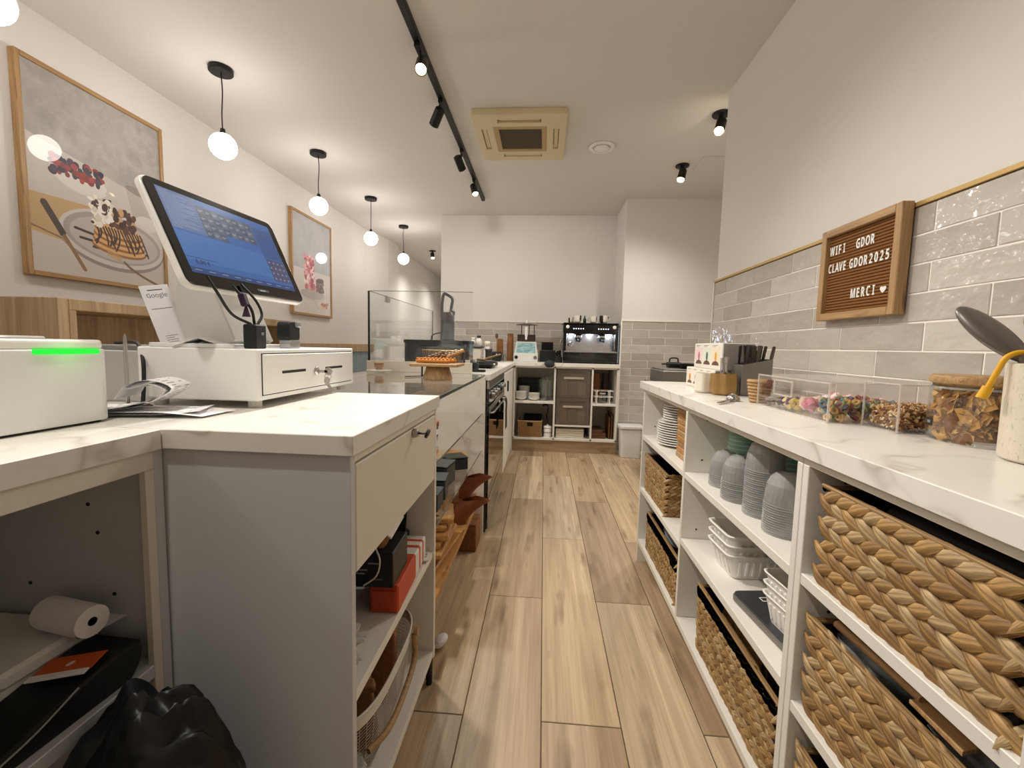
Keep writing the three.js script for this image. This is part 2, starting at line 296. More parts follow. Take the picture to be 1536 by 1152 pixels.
{
  const t = thing('air_conditioner', 'yellowed cream ceiling cassette air conditioner with dark centre grille', 'air conditioner', [-0.20, CEIL, -3.16]);
  const cream = M(0xd9cba2, 0.5), dark = M(0x3a352b, 0.7);
  // panel ring around the grille
  const ring = rrShape(0.6, 0.66, 0.02); ring.holes.push(rrShape(0.36, 0.37, 0.01)); 
  for (const [x, y, w, h] of [[0, 0.25, 0.29, 0.05], [0, -0.25, 0.29, 0.05], [-0.24, 0, 0.044, 0.30], [0.24, 0, 0.044, 0.30]]) { const p = rrShape(w, h, 0.004); const hp = new THREE.Path(p.getPoints(4).map(q => new THREE.Vector2(q.x + x, q.y + y))); ring.holes.push(hp); }
  add(t, 'panel', EX(ring, 0.034, 0.004), cream, [0, -0.004, 0], [PI / 2, 0, 0]);
  add(t, 'back_tray', B(0.56, 0.006, 0.62), dark, [0, -0.004, 0]);
  for (const [x, z, w, d] of [[0, 0.25, 0.262, 0.03], [0, -0.25, 0.262, 0.03], [-0.24, 0, 0.028, 0.276], [0.24, 0, 0.028, 0.276]]) add(t, 'louvre', B(w, 0.006, d, 0.002), cream, [x, -0.03, z], w > d ? [0.25 * Math.sign(z), 0, 0] : [0, 0, 0]);
  const gf = rrShape(0.352, 0.362, 0.008); gf.holes.push(rrShape(0.29, 0.30, 0.004));
  add(t, 'grille_frame', EX(gf, 0.014, 0.002), M(0xb59a68, 0.55), [0, -0.026, 0], [PI / 2, 0, 0]);
  const bars = []; for (let i = 0; i < 18; i++) bars.push(xf(B(0.30, 0.008, 0.005, 0.001), [0, -0.032, -0.145 + i * 0.0171])); for (let i = 0; i < 16; i++) bars.push(xf(B(0.003, 0.006, 0.305, 0.001), [-0.135 + i * 0.018, -0.03, 0]));
  const gr = add(t, 'grille', merge(bars), M(0x6d6350, 0.7)); gr.userData.kind = 'stuff';
}
{
  const t = thing('ceiling_vent', 'round white ceiling air valve near the air conditioner', 'vent', [0.38, CEIL, -3.37]);
  add(t, 'ring', L([[0.062, 0], [0.094, 0], [0.096, -0.006], [0.086, -0.014], [0.066, -0.012], [0.062, 0]], 36), white);
  add(t, 'disc', L([[0, -0.006], [0.05, -0.006], [0.054, -0.012], [0.045, -0.018], [0, -0.02]], 32), white);
}

// ---------------------------------------------------------------- pictures on the left wall
const pancakeTex = canvasTex(768, 992, (g, w, h) => {
  g.fillStyle = '#aaa59d'; g.fillRect(0, 0, w, h);
  for (let i = 0; i < 900; i++) { g.fillStyle = `rgba(${rnd() < 0.5 ? '96,94,90' : '205,200,194'},0.025)`; g.beginPath(); g.ellipse(rnd() * w, rnd() * 420, rr(10, 70), rr(8, 40), rnd() * 3, 0, 7); g.fill(); }
  g.fillStyle = '#c9bfb6'; g.beginPath(); g.moveTo(0, 330); g.lineTo(w, 480); g.lineTo(w, h); g.lineTo(0, h); g.fill();
  g.fillStyle = '#c7a77a'; g.beginPath(); g.moveTo(0, 610); g.lineTo(360, 600); g.lineTo(430, 860); g.lineTo(0, 800); g.fill();
  g.strokeStyle = '#8a6239'; g.lineWidth = 8; g.beginPath(); g.moveTo(0, 770); g.lineTo(120, 800); g.lineTo(300, 850); g.stroke(); g.lineWidth = 2; for (let k = 0; k < 30; k++) { g.strokeStyle = 'rgba(150,110,70,.5)'; g.beginPath(); g.moveTo(0, 615 + k * 6); g.lineTo(330, 610 + k * 8); g.stroke(); }
  // berries in a bowl
  g.fillStyle = '#ddd5cc'; g.beginPath(); g.ellipse(255, 470, 150, 46, 0.12, 0, 7); g.fill(); g.beginPath(); g.ellipse(260, 490, 140, 60, 0.12, 0, 3.3); g.fill();
  const bc = ['#3b3440', '#7e2a2c', '#96302c', '#2e2a38', '#a63c38', '#4b3a4a']; for (let i = 0; i < 60; i++) { g.fillStyle = bc[i % 6]; g.beginPath(); g.ellipse(rr(110, 380), 440 + rr(-38, 42), rr(12, 22), rr(12, 20), 0, 0, 7); g.fill(); }
  // jug
  g.fillStyle = '#b7ada3'; g.beginPath(); g.moveTo(520, 420); g.lineTo(680, 440); g.lineTo(700, 600); g.lineTo(560, 590); g.fill(); g.fillStyle = '#8f857b'; g.beginPath(); g.ellipse(600, 430, 80, 22, 0.12, 0, 7); g.fill();
  g.fillStyle = '#d8cfc6'; g.beginPath(); g.ellipse(650, 610, 80, 46, 0, 0, 7); g.fill();
  // plate
  g.fillStyle = '#8f857e'; g.beginPath(); g.ellipse(450, 770, 320, 158, 0.04, 0, 7); g.fill();
  g.fillStyle = '#cfc7c0'; g.beginPath(); g.ellipse(450, 755, 320, 152, 0.04, 0, 7); g.fill();
  g.fillStyle = '#a79d97'; g.beginPath(); g.ellipse(450, 750, 296, 132, 0.04, 0, 7); g.fill();
  g.fillStyle = '#bdb4ad'; g.beginPath(); g.ellipse(455, 756, 270, 114, 0.04, 0, 7); g.fill();
  g.strokeStyle = '#35211b'; g.lineCap = 'round'; g.lineWidth = 13; for (const [a, b, c, d] of [[215, 735, 330, 752], [240, 780, 380, 790], [310, 815, 420, 822], [540, 810, 640, 800]]) { g.beginPath(); g.moveTo(a, b); g.lineTo(c, d); g.stroke(); }
  for (let k = 0; k < 4; k++) { g.fillStyle = '#9a6030'; g.beginPath(); g.ellipse(470, 800 - k * 32, 168 - k * 6, 44, 0.05, 0, 7); g.fill(); g.fillStyle = '#d8ac70'; g.beginPath(); g.ellipse(470, 792 - k * 32, 162 - k * 6, 38, 0.05, 0, 7); g.fill(); }
  g.strokeStyle = '#3a211a'; g.lineWidth = 10; for (let k = 0; k < 16; k++) { const x = 330 + k * 18; g.beginPath(); g.moveTo(x, 690); g.quadraticCurveTo(x + 30, 740, x + rr(-30, 60), rr(760, 820)); g.stroke(); }
  for (let k = 0; k < 60; k++) { g.fillStyle = ['#efe7dc', '#ddd0c0', '#4a2c22', '#f4eee6'][k % 4]; g.beginPath(); g.ellipse(370 + rr(-60, 60), 620 + rr(-75, 65), rr(8, 26), rr(8, 22), rnd() * 3, 0, 7); g.fill(); }
  for (let k = 0; k < 50; k++) { g.fillStyle = ['#4a2a1e', '#5e3626', '#c9a071', '#3a1f18'][k % 4]; g.beginPath(); g.ellipse(500 + rr(-70, 70), 640 + rr(-60, 50), rr(8, 26), rr(6, 22), rnd() * 3, 0, 7); g.fill(); }
  // knife and fork
  g.strokeStyle = '#45392c'; g.lineWidth = 34; g.beginPath(); g.moveTo(70, 650); g.lineTo(150, 780); g.stroke(); g.strokeStyle = '#8c6b3e'; g.lineWidth = 20; g.beginPath(); g.moveTo(160, 795); g.lineTo(255, 950); g.stroke();
  g.strokeStyle = '#7c5c34'; g.lineWidth = 14; g.beginPath(); g.moveTo(490, 868); g.quadraticCurveTo(560, 930, 760, 985); g.stroke(); g.strokeStyle = '#c79a5d'; g.lineWidth = 6; for (let k = 0; k < 4; k++) { g.beginPath(); g.moveTo(470, 868 - k * 8); g.lineTo(390, 845 - k * 10); g.stroke(); }
});
const dessertTex = canvasTex(512, 700, (g, w, h) => {
  g.fillStyle = '#aeb0b3'; g.fillRect(0, 0, w, h); for (let i = 0; i < 500; i++) { g.fillStyle = `rgba(${rnd() < 0.5 ? '120,124,130' : '214,214,216'},0.035)`; g.beginPath(); g.ellipse(rnd() * w, rnd() * 360, rr(10, 60), rr(8, 40), rnd() * 3, 0, 7); g.fill(); }
  g.fillStyle = '#d7cdc5'; g.fillRect(0, 380, w, h - 380); g.fillStyle = '#c8bcb2'; g.fillRect(0, 560, w, 4);
  g.fillStyle = '#c9bfb8'; g.beginPath(); g.ellipse(250, 560, 180, 46, 0, 0, 7); g.fill(); g.fillStyle = '#b4a8a2'; g.beginPath(); g.ellipse(250, 552, 160, 36, 0, 0, 7); g.fill();
  for (let k = 0; k < 150; k++) { g.fillStyle = ['#c96a72', '#e2a4a4', '#f0dcd6', '#a8434e', '#d98890'][k % 5]; g.beginPath(); g.ellipse(205 + rr(-62, 62), rr(280, 510), rr(8, 22), rr(8, 24), rnd() * 3, 0, 7); g.fill(); }
  for (let k = 0; k < 60; k++) { g.fillStyle = ['#5a4a45', '#7d6a60', '#8a4a48', '#4a4140'][k % 4]; g.beginPath(); g.ellipse(350 + rr(-50, 50), rr(430, 520), rr(8, 22), rr(8, 18), rnd() * 3, 0, 7); g.fill(); }
  for (let k = 0; k < 24; k++) { g.fillStyle = ['#c48a6a', '#a8604c', '#d8b49a'][k % 3]; g.beginPath(); g.ellipse(420 + rr(-50, 50), rr(610, 650), rr(8, 18), rr(6, 14), rnd() * 3, 0, 7); g.fill(); }
  g.strokeStyle = '#a79c93'; g.lineWidth = 5; g.beginPath(); g.moveTo(240, 560); g.lineTo(330, 660); g.stroke();
});
function picture(name, z0, z1, y0, y1, map, label) {
  const w = Math.abs(z1 - z0), h = y1 - y0, t = thing(name, label, 'picture', [-2.36, (y0 + y1) / 2, (z0 + z1) / 2], PI / 2, 'framed food pictures');
  const fw = 0.022;
  add(t, 'frame_side', B(fw, h, 0.032, 0.002, 0, 0), oakFrame, [-w / 2 + fw / 2, 0, 0.017]); add(t, 'frame_side', B(fw, h, 0.032, 0.002, 1, 1), oakFrame, [w / 2 - fw / 2, 0, 0.017]);
  add(t, 'frame_rail', B(w - 2 * fw, fw, 0.032, 0.002, 0, 0, true), oakFrame, [0, h / 2 - fw / 2, 0.017]); add(t, 'frame_rail', B(w - 2 * fw, fw, 0.032, 0.002, 1, 0, true), oakFrame, [0, -h / 2 + fw / 2, 0.017]);
  const pm = MP(0xffffff, 0.5, { map, clearcoat: 1, clearcoatRoughness: 0.0 });
  add(t, 'backing', B(w - 2 * fw, h - 2 * fw, 0.008, 0.001), kraftDark, [0, 0, 0.008]);
  add(t, 'glazed_print', new THREE.PlaneGeometry(w - 2 * fw, h - 2 * fw), pm, [0, 0, 0.0245], null, 'printed photo behind glossy glazing');
}
picture('framed_picture', -1.84, -2.58, 1.355, 2.325, pancakeTex, 'framed print of chocolate pancakes on a grey plate');
picture('framed_picture', -3.925, -4.68, 1.335, 2.303, dessertTex, 'framed print of a tall pink dessert in a glass');
// ---------------------------------------------------------------- till counter (left, near)
const WT = 0.925;                                  // top of the till worktop
{
  const t = thing('till_cabinet', 'white till cabinet with one locked drawer above two open shelves', 'cabinet', [-0.6, 0, -1.0]);
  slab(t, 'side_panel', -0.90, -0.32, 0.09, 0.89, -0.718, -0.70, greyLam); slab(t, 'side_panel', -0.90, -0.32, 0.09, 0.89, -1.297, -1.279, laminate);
  slab(t, 'back_panel', -0.90, -0.885, 0.09, 0.89, -1.279, -0.718, laminate);
  slab(t, 'top_rail', -0.885, -0.322, 0.872, 0.89, -1.279, -0.718, laminateEdge);
  slab(t, 'bottom_panel', -0.885, -0.322, 0.095, 0.115, -1.279, -0.718, laminate);
  slab(t, 'shelf', -0.885, -0.326, 0.418, 0.440, -1.281, -0.724, laminate);
  const d = slab(t, 'drawer_front', -0.338, -0.320, 0.672, 0.868, -1.275, -0.722, laminateEdge, 0.002);
  slab(t, 'drawer_box', -0.80, -0.345, 0.69, 0.82, -1.262, -0.735, laminate);
  add(d, 'lock', L([[0, 0], [0.011, 0], [0.012, 0.004], [0.010, 0.012], [0.008, 0.014], [0, 0.014]], 18), steel, [0.009, 0.088, -0.055], [0, 0, -PI / 2]);
  add(d, 'key', merge([xf(B(0.02, 0.004, 0.009, 0.001), [0.03, 0.088, -0.055]), xf(C(0.012, 0.012, 0.006, 16), [0.046, 0.088, -0.055], [0, 0, PI / 2.6])]), black, [0, 0, 0], null, 'black headed key in the lock');
  slab(t, 'toe_kick', -0.86, -0.40, 0, 0.09, -1.25, -0.73, kickMat);
  for (const z of [-1.285, -0.712]) for (const x of [-0.335, -0.87]) add(t, 'leg', C(0.012, 0.01, 0.09, 12), black, [x + 0.6, 0.045, z + 1.0]);
}
{ const o = thing('till_worktop', 'pale marble-look worktop under the white cash drawer', 'worktop', [-0.7, 0.89, -1.0]); slab(o, 'top', -1.12, -0.312, 0.89, WT, -1.30, -0.692, marble, 0.0015); }
{
  const t = thing('side_cabinet', 'open white side cabinet with a dark shelf interior', 'cabinet', [-0.9, 0, -0.2]);
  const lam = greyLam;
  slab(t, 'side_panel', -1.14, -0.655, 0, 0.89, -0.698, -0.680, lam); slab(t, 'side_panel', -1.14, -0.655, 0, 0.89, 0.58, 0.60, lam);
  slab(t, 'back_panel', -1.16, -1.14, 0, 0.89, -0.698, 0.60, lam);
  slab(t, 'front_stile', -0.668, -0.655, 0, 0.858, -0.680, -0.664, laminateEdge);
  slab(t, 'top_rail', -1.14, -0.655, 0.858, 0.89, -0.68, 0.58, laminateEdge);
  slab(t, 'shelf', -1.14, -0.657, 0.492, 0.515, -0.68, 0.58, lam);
  for (const [x, y] of [[-0.86, 0.80], [-0.78, 0.79], [-0.765, 0.74], [-0.74, 0.63], [-0.9, 0.64]]) add(t, 'pin_hole', C(0.0035, 0.0035, 0.001, 8), black, [x + 0.9, y, -0.4795], [PI / 2, 0, 0]);
}
{ const o = thing('side_worktop', 'pale marble-look worktop under the printer with the green light', 'worktop', [-0.9, 0.89, -0.2]); slab(o, 'top', -1.17, -0.648, 0.89, WT, -0.690, 0.62, marble, 0.0015); }
{ // raised oak parapet on the customer side
  const t = thing('oak_parapet', 'raised oak parapet with a dark open niche behind the till', 'parapet', [-1.45, 0, -1.7]);
  slab(t, 'top_board', -1.56, -1.30, 1.150, 1.182, -2.25, -1.115, oak, 0.002); slab(t, 'end_panel', -1.95, -1.30, 0, 1.182, -1.115, -1.085, oak, 0.002);
  slab(t, 'end_panel', -1.56, -1.30, 0, 1.15, -2.25, -2.22, oak, 0.002); slab(t, 'back_panel', -1.56, -1.54, 0, 1.15, -2.22, -1.115, oak); slab(t, 'front_panel', -1.33, -1.30, 0, 0.90, -2.22, -1.115, oak);
  slab(t, 'niche_floor', -1.54, -1.33, 0.88, 0.90, -2.22, -1.115, oak); slab(t, 'inner_stile', -1.33, -1.30, 0.90, 1.15, -1.135, -1.115, oak);
  single('cable_bundle', 'black cables lying in the oak niche', 'cable', merge([T([[-1.36, 0.93, -1.2], [-1.4, 1.0, -1.35], [-1.38, 0.95, -1.5], [-1.36, 1.1, -1.62], [-1.39, 1.16, -1.66]], 0.005, 30), T([[-1.34, 0.93, -1.3], [-1.38, 0.97, -1.45], [-1.36, 1.05, -1.6], [-1.35, 1.14, -1.7]], 0.004, 30), T([[-1.36, 0.92, -1.15], [-1.42, 0.99, -1.3], [-1.4, 0.94, -1.55], [-1.4, 0.91, -1.8]], 0.004, 30)]), black);
}
{ // customer-side counter front so that the till stands in a real counter
  const t = thing('counter_front', 'white counter front panel facing the customers', 'counter', [-1.15, 0, -1.0]);
  slab(t, 'panel', -1.20, -1.175, 0, 0.90, -1.30, 0.6, laminate);
}
{ // ---- printer with the green light bar
  const t = thing('ticket_printer', 'white boxy ticket printer with a glowing green light bar', 'printer', [-0.905, WT, -0.64]);
  const s = rrShape(0.21, 0.21, 0.018);
  const body = EX(s, 0.121, 0.004, 3); add(t, 'body', body, plasticWhite, [0, 0.008, 0], [-PI / 2, 0, 0]);
  const lid = EX(rrShape(0.204, 0.204, 0.02), 0.006, 0.006, 3); add(t, 'lid', lid, whiteGloss, [0, 0.137, 0], [-PI / 2, 0, 0]);
  add(t, 'base', EX(rrShape(0.2, 0.2, 0.016), 0.006, 0.001), black, [0, 0.001, 0], [-PI / 2, 0, 0]);
  const led = new THREE.MeshStandardMaterial({ color: 0x0a3010, emissive: 0x12ff3c, emissiveIntensity: 1.1, roughness: 0.4 });
  add(t, 'light_bar', EX(rrShape(0.102, 0.0075, 0.0035), 0.002, 0.0006), led, [0.1085, 0.1285, -0.037], [0, PI / 2, 0], 'glowing green status light');
  const l = new THREE.PointLight(0x20ff50, 0.0012, 0, 2); l.name = 'status_glow'; l.position.set(0.13, 0.1285, -0.037); l.castShadow = true; t.add(l);
  add(t, 'lid_ridge', B(0.14, 0.006, 0.15, 0.003), plasticWhite, [-0.02, 0.1505, 0.02]);
}
{ const t = thing('receipt_printer', 'grey receipt printer half hidden between spike and cash drawer', 'printer', [-1.03, WT, -1.05], 0.05); add(t, 'body', EX(rrShape(0.15, 0.15, 0.012), 0.115, 0.004, 2), M(0xb4b2ae, 0.5), [0, 0.004, 0], [-PI / 2, 0, 0]); add(t, 'paper_cover', EX(rrShape(0.12, 0.1, 0.01), 0.008, 0.004, 2), M(0x8e8c88, 0.5), [0, 0.124, 0], [-PI / 2, 0, 0]); }
{ // ---- spike with receipts
  const t = thing('receipt_spike', 'steel receipt spike standing beside the cash drawer', 'spike', [-0.90, WT, -0.88]);
  add(t, 'base', L([[0, 0], [0.04, 0], [0.042, 0.004], [0.036, 0.008], [0, 0.009]], 26), black); add(t, 'needle', L([[0, 0], [0.0035, 0], [0.0035, 0.145], [0.0028, 0.155], [0, 0.163]], 10), steel);
  single('cable', 'black cable running up beside the receipt spike', 'cable', T([[-0.885, WT + 0.012, -0.90], [-0.892, WT + 0.06, -0.912], [-0.905, WT + 0.11, -0.925], [-0.95, WT + 0.14, -0.96], [-1.1, WT + 0.14, -1.05]], 0.004, 30), black);
}
function curledSheet(w, l, pts, seed2) {   // strip of paper of width w along z following a profile in (x,y)
  const n = pts.length, P = [], I = []; const cv = new THREE.CatmullRomCurve3(pts.map(p => V(p[0], p[1], 0))), N = 22;
  for (let i = 0; i <= N; i++) { const q = cv.getPoint(i / N); for (const s of [-1, 1]) P.push(q.x, q.y, s * w / 2 + seed2 * q.x * 0.3); }
  for (let i = 0; i < N; i++) { const a = i * 2; I.push(a, a + 1, a + 2, a + 1, a + 3, a + 2); }
  const g = new THREE.BufferGeometry(); g.setAttribute('position', new THREE.Float32BufferAttribute(P, 3)); g.setIndex(I); g.computeVertexNormals();
  const uv = []; for (let i = 0; i <= N; i++) uv.push(i / N, 0, i / N, 1); g.setAttribute('uv', new THREE.Float32BufferAttribute(uv, 2)); return g;
}
const receiptTex = canvasTex(256, 128, (g, w, h) => { g.fillStyle = '#f4f1f2'; g.fillRect(0, 0, w, h); for (let i = 0; i < 22; i++) { g.fillStyle = 'rgba(90,84,90,.55)'; const x = 30 + i * 9; g.fillRect(x, 20, 3, rr(20, 50)); if (rnd() < 0.6) g.fillRect(x, 86, 3, rr(10, 26)); } });
const receiptMat = M(0xffffff, 0.8, { map: receiptTex, side: THREE.DoubleSide });
{
  const sheets = [[[-0.07, 0.002], [0, 0.003], [0.08, 0.004], [0.13, 0.010]], [[-0.05, 0.006], [0.02, 0.008], [0.09, 0.008], [0.15, 0.002]], [[-0.06, 0.012], [0.0, 0.014], [0.06, 0.030], [0.085, 0.048], [0.055, 0.062], [0.02, 0.052], [0.005, 0.03]], [[-0.06, 0.010], [0.0, 0.012], [0.05, 0.024], [0.074, 0.044], [0.05, 0.056], [0.02, 0.046]]];
  const labs = ['flat white receipt lying under the curled one', 'long white receipt spread toward the till corner', 'outer curled white till receipt with faint print', 'inner curled white till receipt'];
  sheets.forEach((p, i) => single('till_receipt', labs[i], 'receipt', curledSheet(0.078, 0, p, [0.5, -0.6, 0.1, 0.05][i]), receiptMat, [-0.845 + i * 0.004, WT + 0.0015, -0.81], [0, [0.5, 0.1, 0.45, 0.42][i] - 0.1, 0], 'till receipts on the worktop').scale.set(1.2, 1.15, 1.2));
}
{ // ---- cash drawer
  const t = thing('cash_drawer', 'white metal cash drawer with a key in the lock', 'cash drawer', [-0.777, WT, -1.17]);
  add(t, 'case', B(0.285, 0.117, 0.49, 0.003), white, [0, 0.0765, 0]);
  const f = add(t, 'drawer_front', B(0.005, 0.092, 0.455, 0.0015), white, [0.1435, 0.077, 0]);
  add(t, 'front_gap', B(0.003, 0.097, 0.461, 0.0005), black, [0.1418, 0.077, 0]);
  for (const z of [-0.105, 0.105]) add(f, 'cheque_slot', B(0.002, 0.007, 0.105, 0.0008), black, [0.0025, 0.006 - 0.004, z]);
  add(f, 'lock', L([[0, 0], [0.011, 0], [0.011, 0.005], [0.007, 0.008], [0, 0.008]], 20), chrome, [0.002, -0.004, 0.0], [0, 0, -PI / 2]);
  add(f, 'key', merge([xf(B(0.028, 0.008, 0.002, 0.0006), [0.022, -0.004, 0]), xf(C(0.011, 0.011, 0.002, 16), [0.038, -0.004, 0], [PI / 2, 0, 0])]), steel, null, null, 'steel key in the lock');
  add(f, 'spare_key', merge([xf(C(0.011, 0.011, 0.002, 16), [0.036, -0.03, 0.004], [PI / 2, 0, 0.4]), xf(B(0.028, 0.008, 0.002, 0.0006), [0.046, -0.05, 0.004], [0, 0, -0.9]), xf(new THREE.TorusGeometry(0.009, 0.001, 6, 18), [0.038, -0.018, 0.002])]), steel, null, null, 'steel spare key on a ring');
  for (const x of [-0.115, 0.115]) for (const z of [-0.215, 0.215]) add(t, 'foot', C(0.015, 0.014, 0.018, 14), M(0xc9c5bd, 0.6), [x, 0.009, z]);
}
const CD = WT + 0.135;                       // top of the cash drawer
{ // ---- touch screen till
  const t = thing('touch_screen_till', 'white touch screen till with a blue menu screen', 'till', [-0.80, CD, -1.05]);
  const st = EX(poly([[-0.085, 0], [0.055, 0], [0.075, 0.015], [0.0, 0.19], [-0.05, 0.19], [-0.075, 0.03]]), 0.14, 0.004, 2);
  add(t, 'stand', st, plasticWhite, [0.0, 0.005, 0.09]).rotation.set(0, 0, 0); t.children[0].position.set(-0.005, 0.005, -0.075);
  add(t, 'base_plate', EX(rrShape(0.2, 0.24, 0.02), 0.006, 0.002), plasticWhite, [0.0, 0.002, 0.0], [-PI / 2, 0, 0]);
  const h = new THREE.Group(); h.name = 'monitor'; h.rotation.order = 'YXZ'; h.position.set(-0.76 + 0.80, 1.302 - CD, -1.041 + 1.05); h.rotation.set(-0.441, 1.485, 0); t.add(h);
  add(h, 'housing', EX(rrShape(0.375, 0.245, 0.022), 0.008, 0.004, 3), whiteGloss, [0, 0, -0.014]);
  add(h, 'bezel', EX(rrShape(0.372, 0.242, 0.02), 0.003, 0.001), blackGloss, [0, 0, -0.0025]);
  const ui = canvasTex(640, 400, (g, w, ht) => {
    g.fillStyle = '#3f77c4'; g.fillRect(0, 0, w, ht); g.fillStyle = '#4f86d0'; g.fillRect(0, 200, w, 140);
    g.fillStyle = '#6d86b8'; g.fillRect(0, 0, 180, 190); g.fillStyle = '#5a6c86'; g.fillRect(170, 34, 320, 120); g.fillRect(170, 150, 120, 44);
    for (let r = 0; r < 4; r++) for (let c = 0; c < 8; c++) { g.fillStyle = ['#66748a', '#54657f', '#707d92', '#4d5d78'][(r + c * 3) % 4]; if (c < 3 || r < 3) g.fillRect(174 + c * 39, 38 + r * 39, 36, 36); g.fillStyle = 'rgba(225,230,240,.75)'; if (c < 3 || r < 3) { g.fillRect(179 + c * 39, 52 + r * 39, 24, 3); g.fillRect(179 + c * 39, 59 + r * 39, 15, 3); } }
    for (let i = 0; i < 26; i++) { g.fillStyle = 'rgba(222,230,248,.6)'; g.fillRect(10, 10 + i * 7, rr(40, 150), 2); }
    g.fillStyle = '#3c66a8'; g.fillRect(500, 40, 140, 180); g.fillStyle = '#4a4f78'; g.fillRect(505, 225, 130, 130);
    for (let r = 0; r < 4; r++) for (let c = 0; c < 4; c++) { g.fillStyle = '#5d628c'; g.fillRect(508 + c * 32, 229 + r * 32, 28, 28); g.fillStyle = '#dfe4f2'; g.fillRect(518 + c * 32, 240 + r * 32, 7, 7); }
    g.fillStyle = '#24406e'; g.fillRect(0, 322, 160, 3); g.fillStyle = '#101c34'; g.font = 'bold 26px sans-serif'; g.fillText('0,00 €', 40, 352); g.fillStyle = '#27508f'; g.fillRect(0, 372, w, 28);
    g.fillStyle = 'rgba(230,236,248,.7)'; for (let i = 0; i < 9; i++) g.fillRect(20 + i * 68, 382, 34, 4);
  });
  add(h, 'screen', new THREE.PlaneGeometry(0.332, 0.198), new THREE.MeshPhysicalMaterial({ color: 0x101114, roughness: 0.18, clearcoat: 0.7, clearcoatRoughness: 0.08, emissive: 0xffffff, emissiveMap: ui, emissiveIntensity: 0.62 }), [0, 0.006, 0.0018], null, 'lit blue point of sale menu');
  const mk = canvasTex(128, 24, (g, w, ht) => { g.fillStyle = '#0a0a0b'; g.fillRect(0, 0, w, ht); g.fillStyle = '#c8c8c8'; for (const [x, w2, h2] of [[30, 6, 8], [38, 5, 10], [46, 7, 7], [56, 5, 11], [64, 7, 7], [74, 6, 9], [83, 8, 7]]) g.fillRect(x, 9, w2, h2); });
  add(h, 'maker_mark', new THREE.PlaneGeometry(0.04, 0.0075), M(0xffffff, 0.4, { map: mk }), [0.03, -0.109, 0.0017]);
  const ra = new THREE.RectAreaLight(0x88aaff, 0.35, 0.33, 0.2); ra.name = 'screen_glow'; ra.position.set(0, 0.006, 0.004); ra.rotation.y = PI; h.add(ra);
}
{ // ---- small things on the cash drawer
  const cardT = canvasTex(160, 400, (g, w, h) => { g.fillStyle = '#e9e6ea'; g.fillRect(0, 0, w, h); g.fillStyle = '#3c3a40'; g.fillRect(36, 26, 86, 6); g.font = '38px sans-serif'; g.fillText('Google', 20, 78); g.font = '20px sans-serif'; g.fillStyle = '#8a8a90'; g.fillText('★★★★★', 28, 118); g.fillStyle = '#3c3a40'; g.fillRect(22, 150, 116, 4); g.fillStyle = '#77747c'; for (let i = 0; i < 4; i++) g.fillRect(40, 330 + i * 14, rr(40, 90), 4); });
  const t = thing('review_card', 'tall white review card leaning beside the till stand', 'card', [-0.885, CD, -0.965], 0.95);
  add(t, 'card', B(0.055, 0.145, 0.0015, 0.0003), paper, [0, 0.072, 0.004], [-0.25, 0, 0.22]); add(t, 'print', new THREE.PlaneGeometry(0.054, 0.144), M(0xffffff, 0.6, { map: cardT }), [0, 0.072, 0.0052], [-0.25, 0, 0.22], 'printed writing on the card'); 
  add(t, 'foot', B(0.05, 0.006, 0.03, 0.001), acrylic, [-0.01, 0.003, 0.01]);
  const t2 = thing('folded_leaflet', 'folded white leaflet lying on the cash drawer', 'leaflet', [-0.78, CD, -0.955], 0.1);
  add(t2, 'page', B(0.075, 0.0012, 0.055, 0.0003), paper, [0.035, 0.012, 0], [0, 0, -0.3]); add(t2, 'page', B(0.06, 0.0012, 0.055, 0.0003), paper, [-0.028, 0.012, 0], [0, 0, 0.35]);
  const t3 = thing('power_adapter', 'black upright power adapter with cables in its top', 'adapter', [-0.672, CD, -0.975], 0.1);
  add(t3, 'body', B(0.03, 0.056, 0.046, 0.003), black, [0, 0.028, 0]); const mk = canvasTex(96, 64, (g, w, h) => { g.fillStyle = '#0c0c0d'; g.fillRect(0, 0, w, h); g.fillStyle = '#c9c9c9'; g.fillRect(12, 14, 60, 9); g.fillRect(16, 32, 62, 4); g.fillRect(16, 42, 40, 4); });
  add(t3, 'print', new THREE.PlaneGeometry(0.018, 0.012), M(0xffffff, 0.5, { map: mk }), [0.0155, 0.034, -0.006], [0, PI / 2, 0]);
  [[[0, 0.056, 0.015], [-0.02, 0.075, 0.05], [-0.03, 0.12, 0.085], [-0.04, 0.15, 0.1]], [[0, 0.056, 0.0], [0, 0.09, 0.012], [-0.03, 0.14, 0.03]], [[0, 0.056, -0.012], [0, 0.08, -0.032], [-0.01, 0.11, -0.03], [-0.04, 0.15, -0.02]]].forEach(p => add(t3, 'cable', T(p, 0.0032, 20), black));
  add(t3, 'plug', merge([xf(B(0.014, 0.03, 0.018, 0.003), [-0.012, 0.11, 0.02], [0, 0, 0.3]), xf(C(0.002, 0.009, 0.025, 10), [-0.008, 0.085, 0.018])]), M(0x2a1430, 0.4), null, null, 'dark purple connector');
  const t4 = thing('rubber_stamp', 'black self-inking stamp with a clear base', 'stamp', [-0.668, CD, -1.115], 0.0);
  add(t4, 'handle', EX(rrShape(0.045, 0.045, 0.012), 0.026, 0.004, 3), black, [-0.02, 0.045, 0], [0, PI / 2, 0]); add(t4, 'window', B(0.012, 0.016, 0.02, 0.003), clearPlastic, [0.012, 0.064, -0.012]);
  add(t4, 'base', B(0.032, 0.022, 0.045, 0.002), clearPlastic, [-0.004, 0.0115, 0]);
}
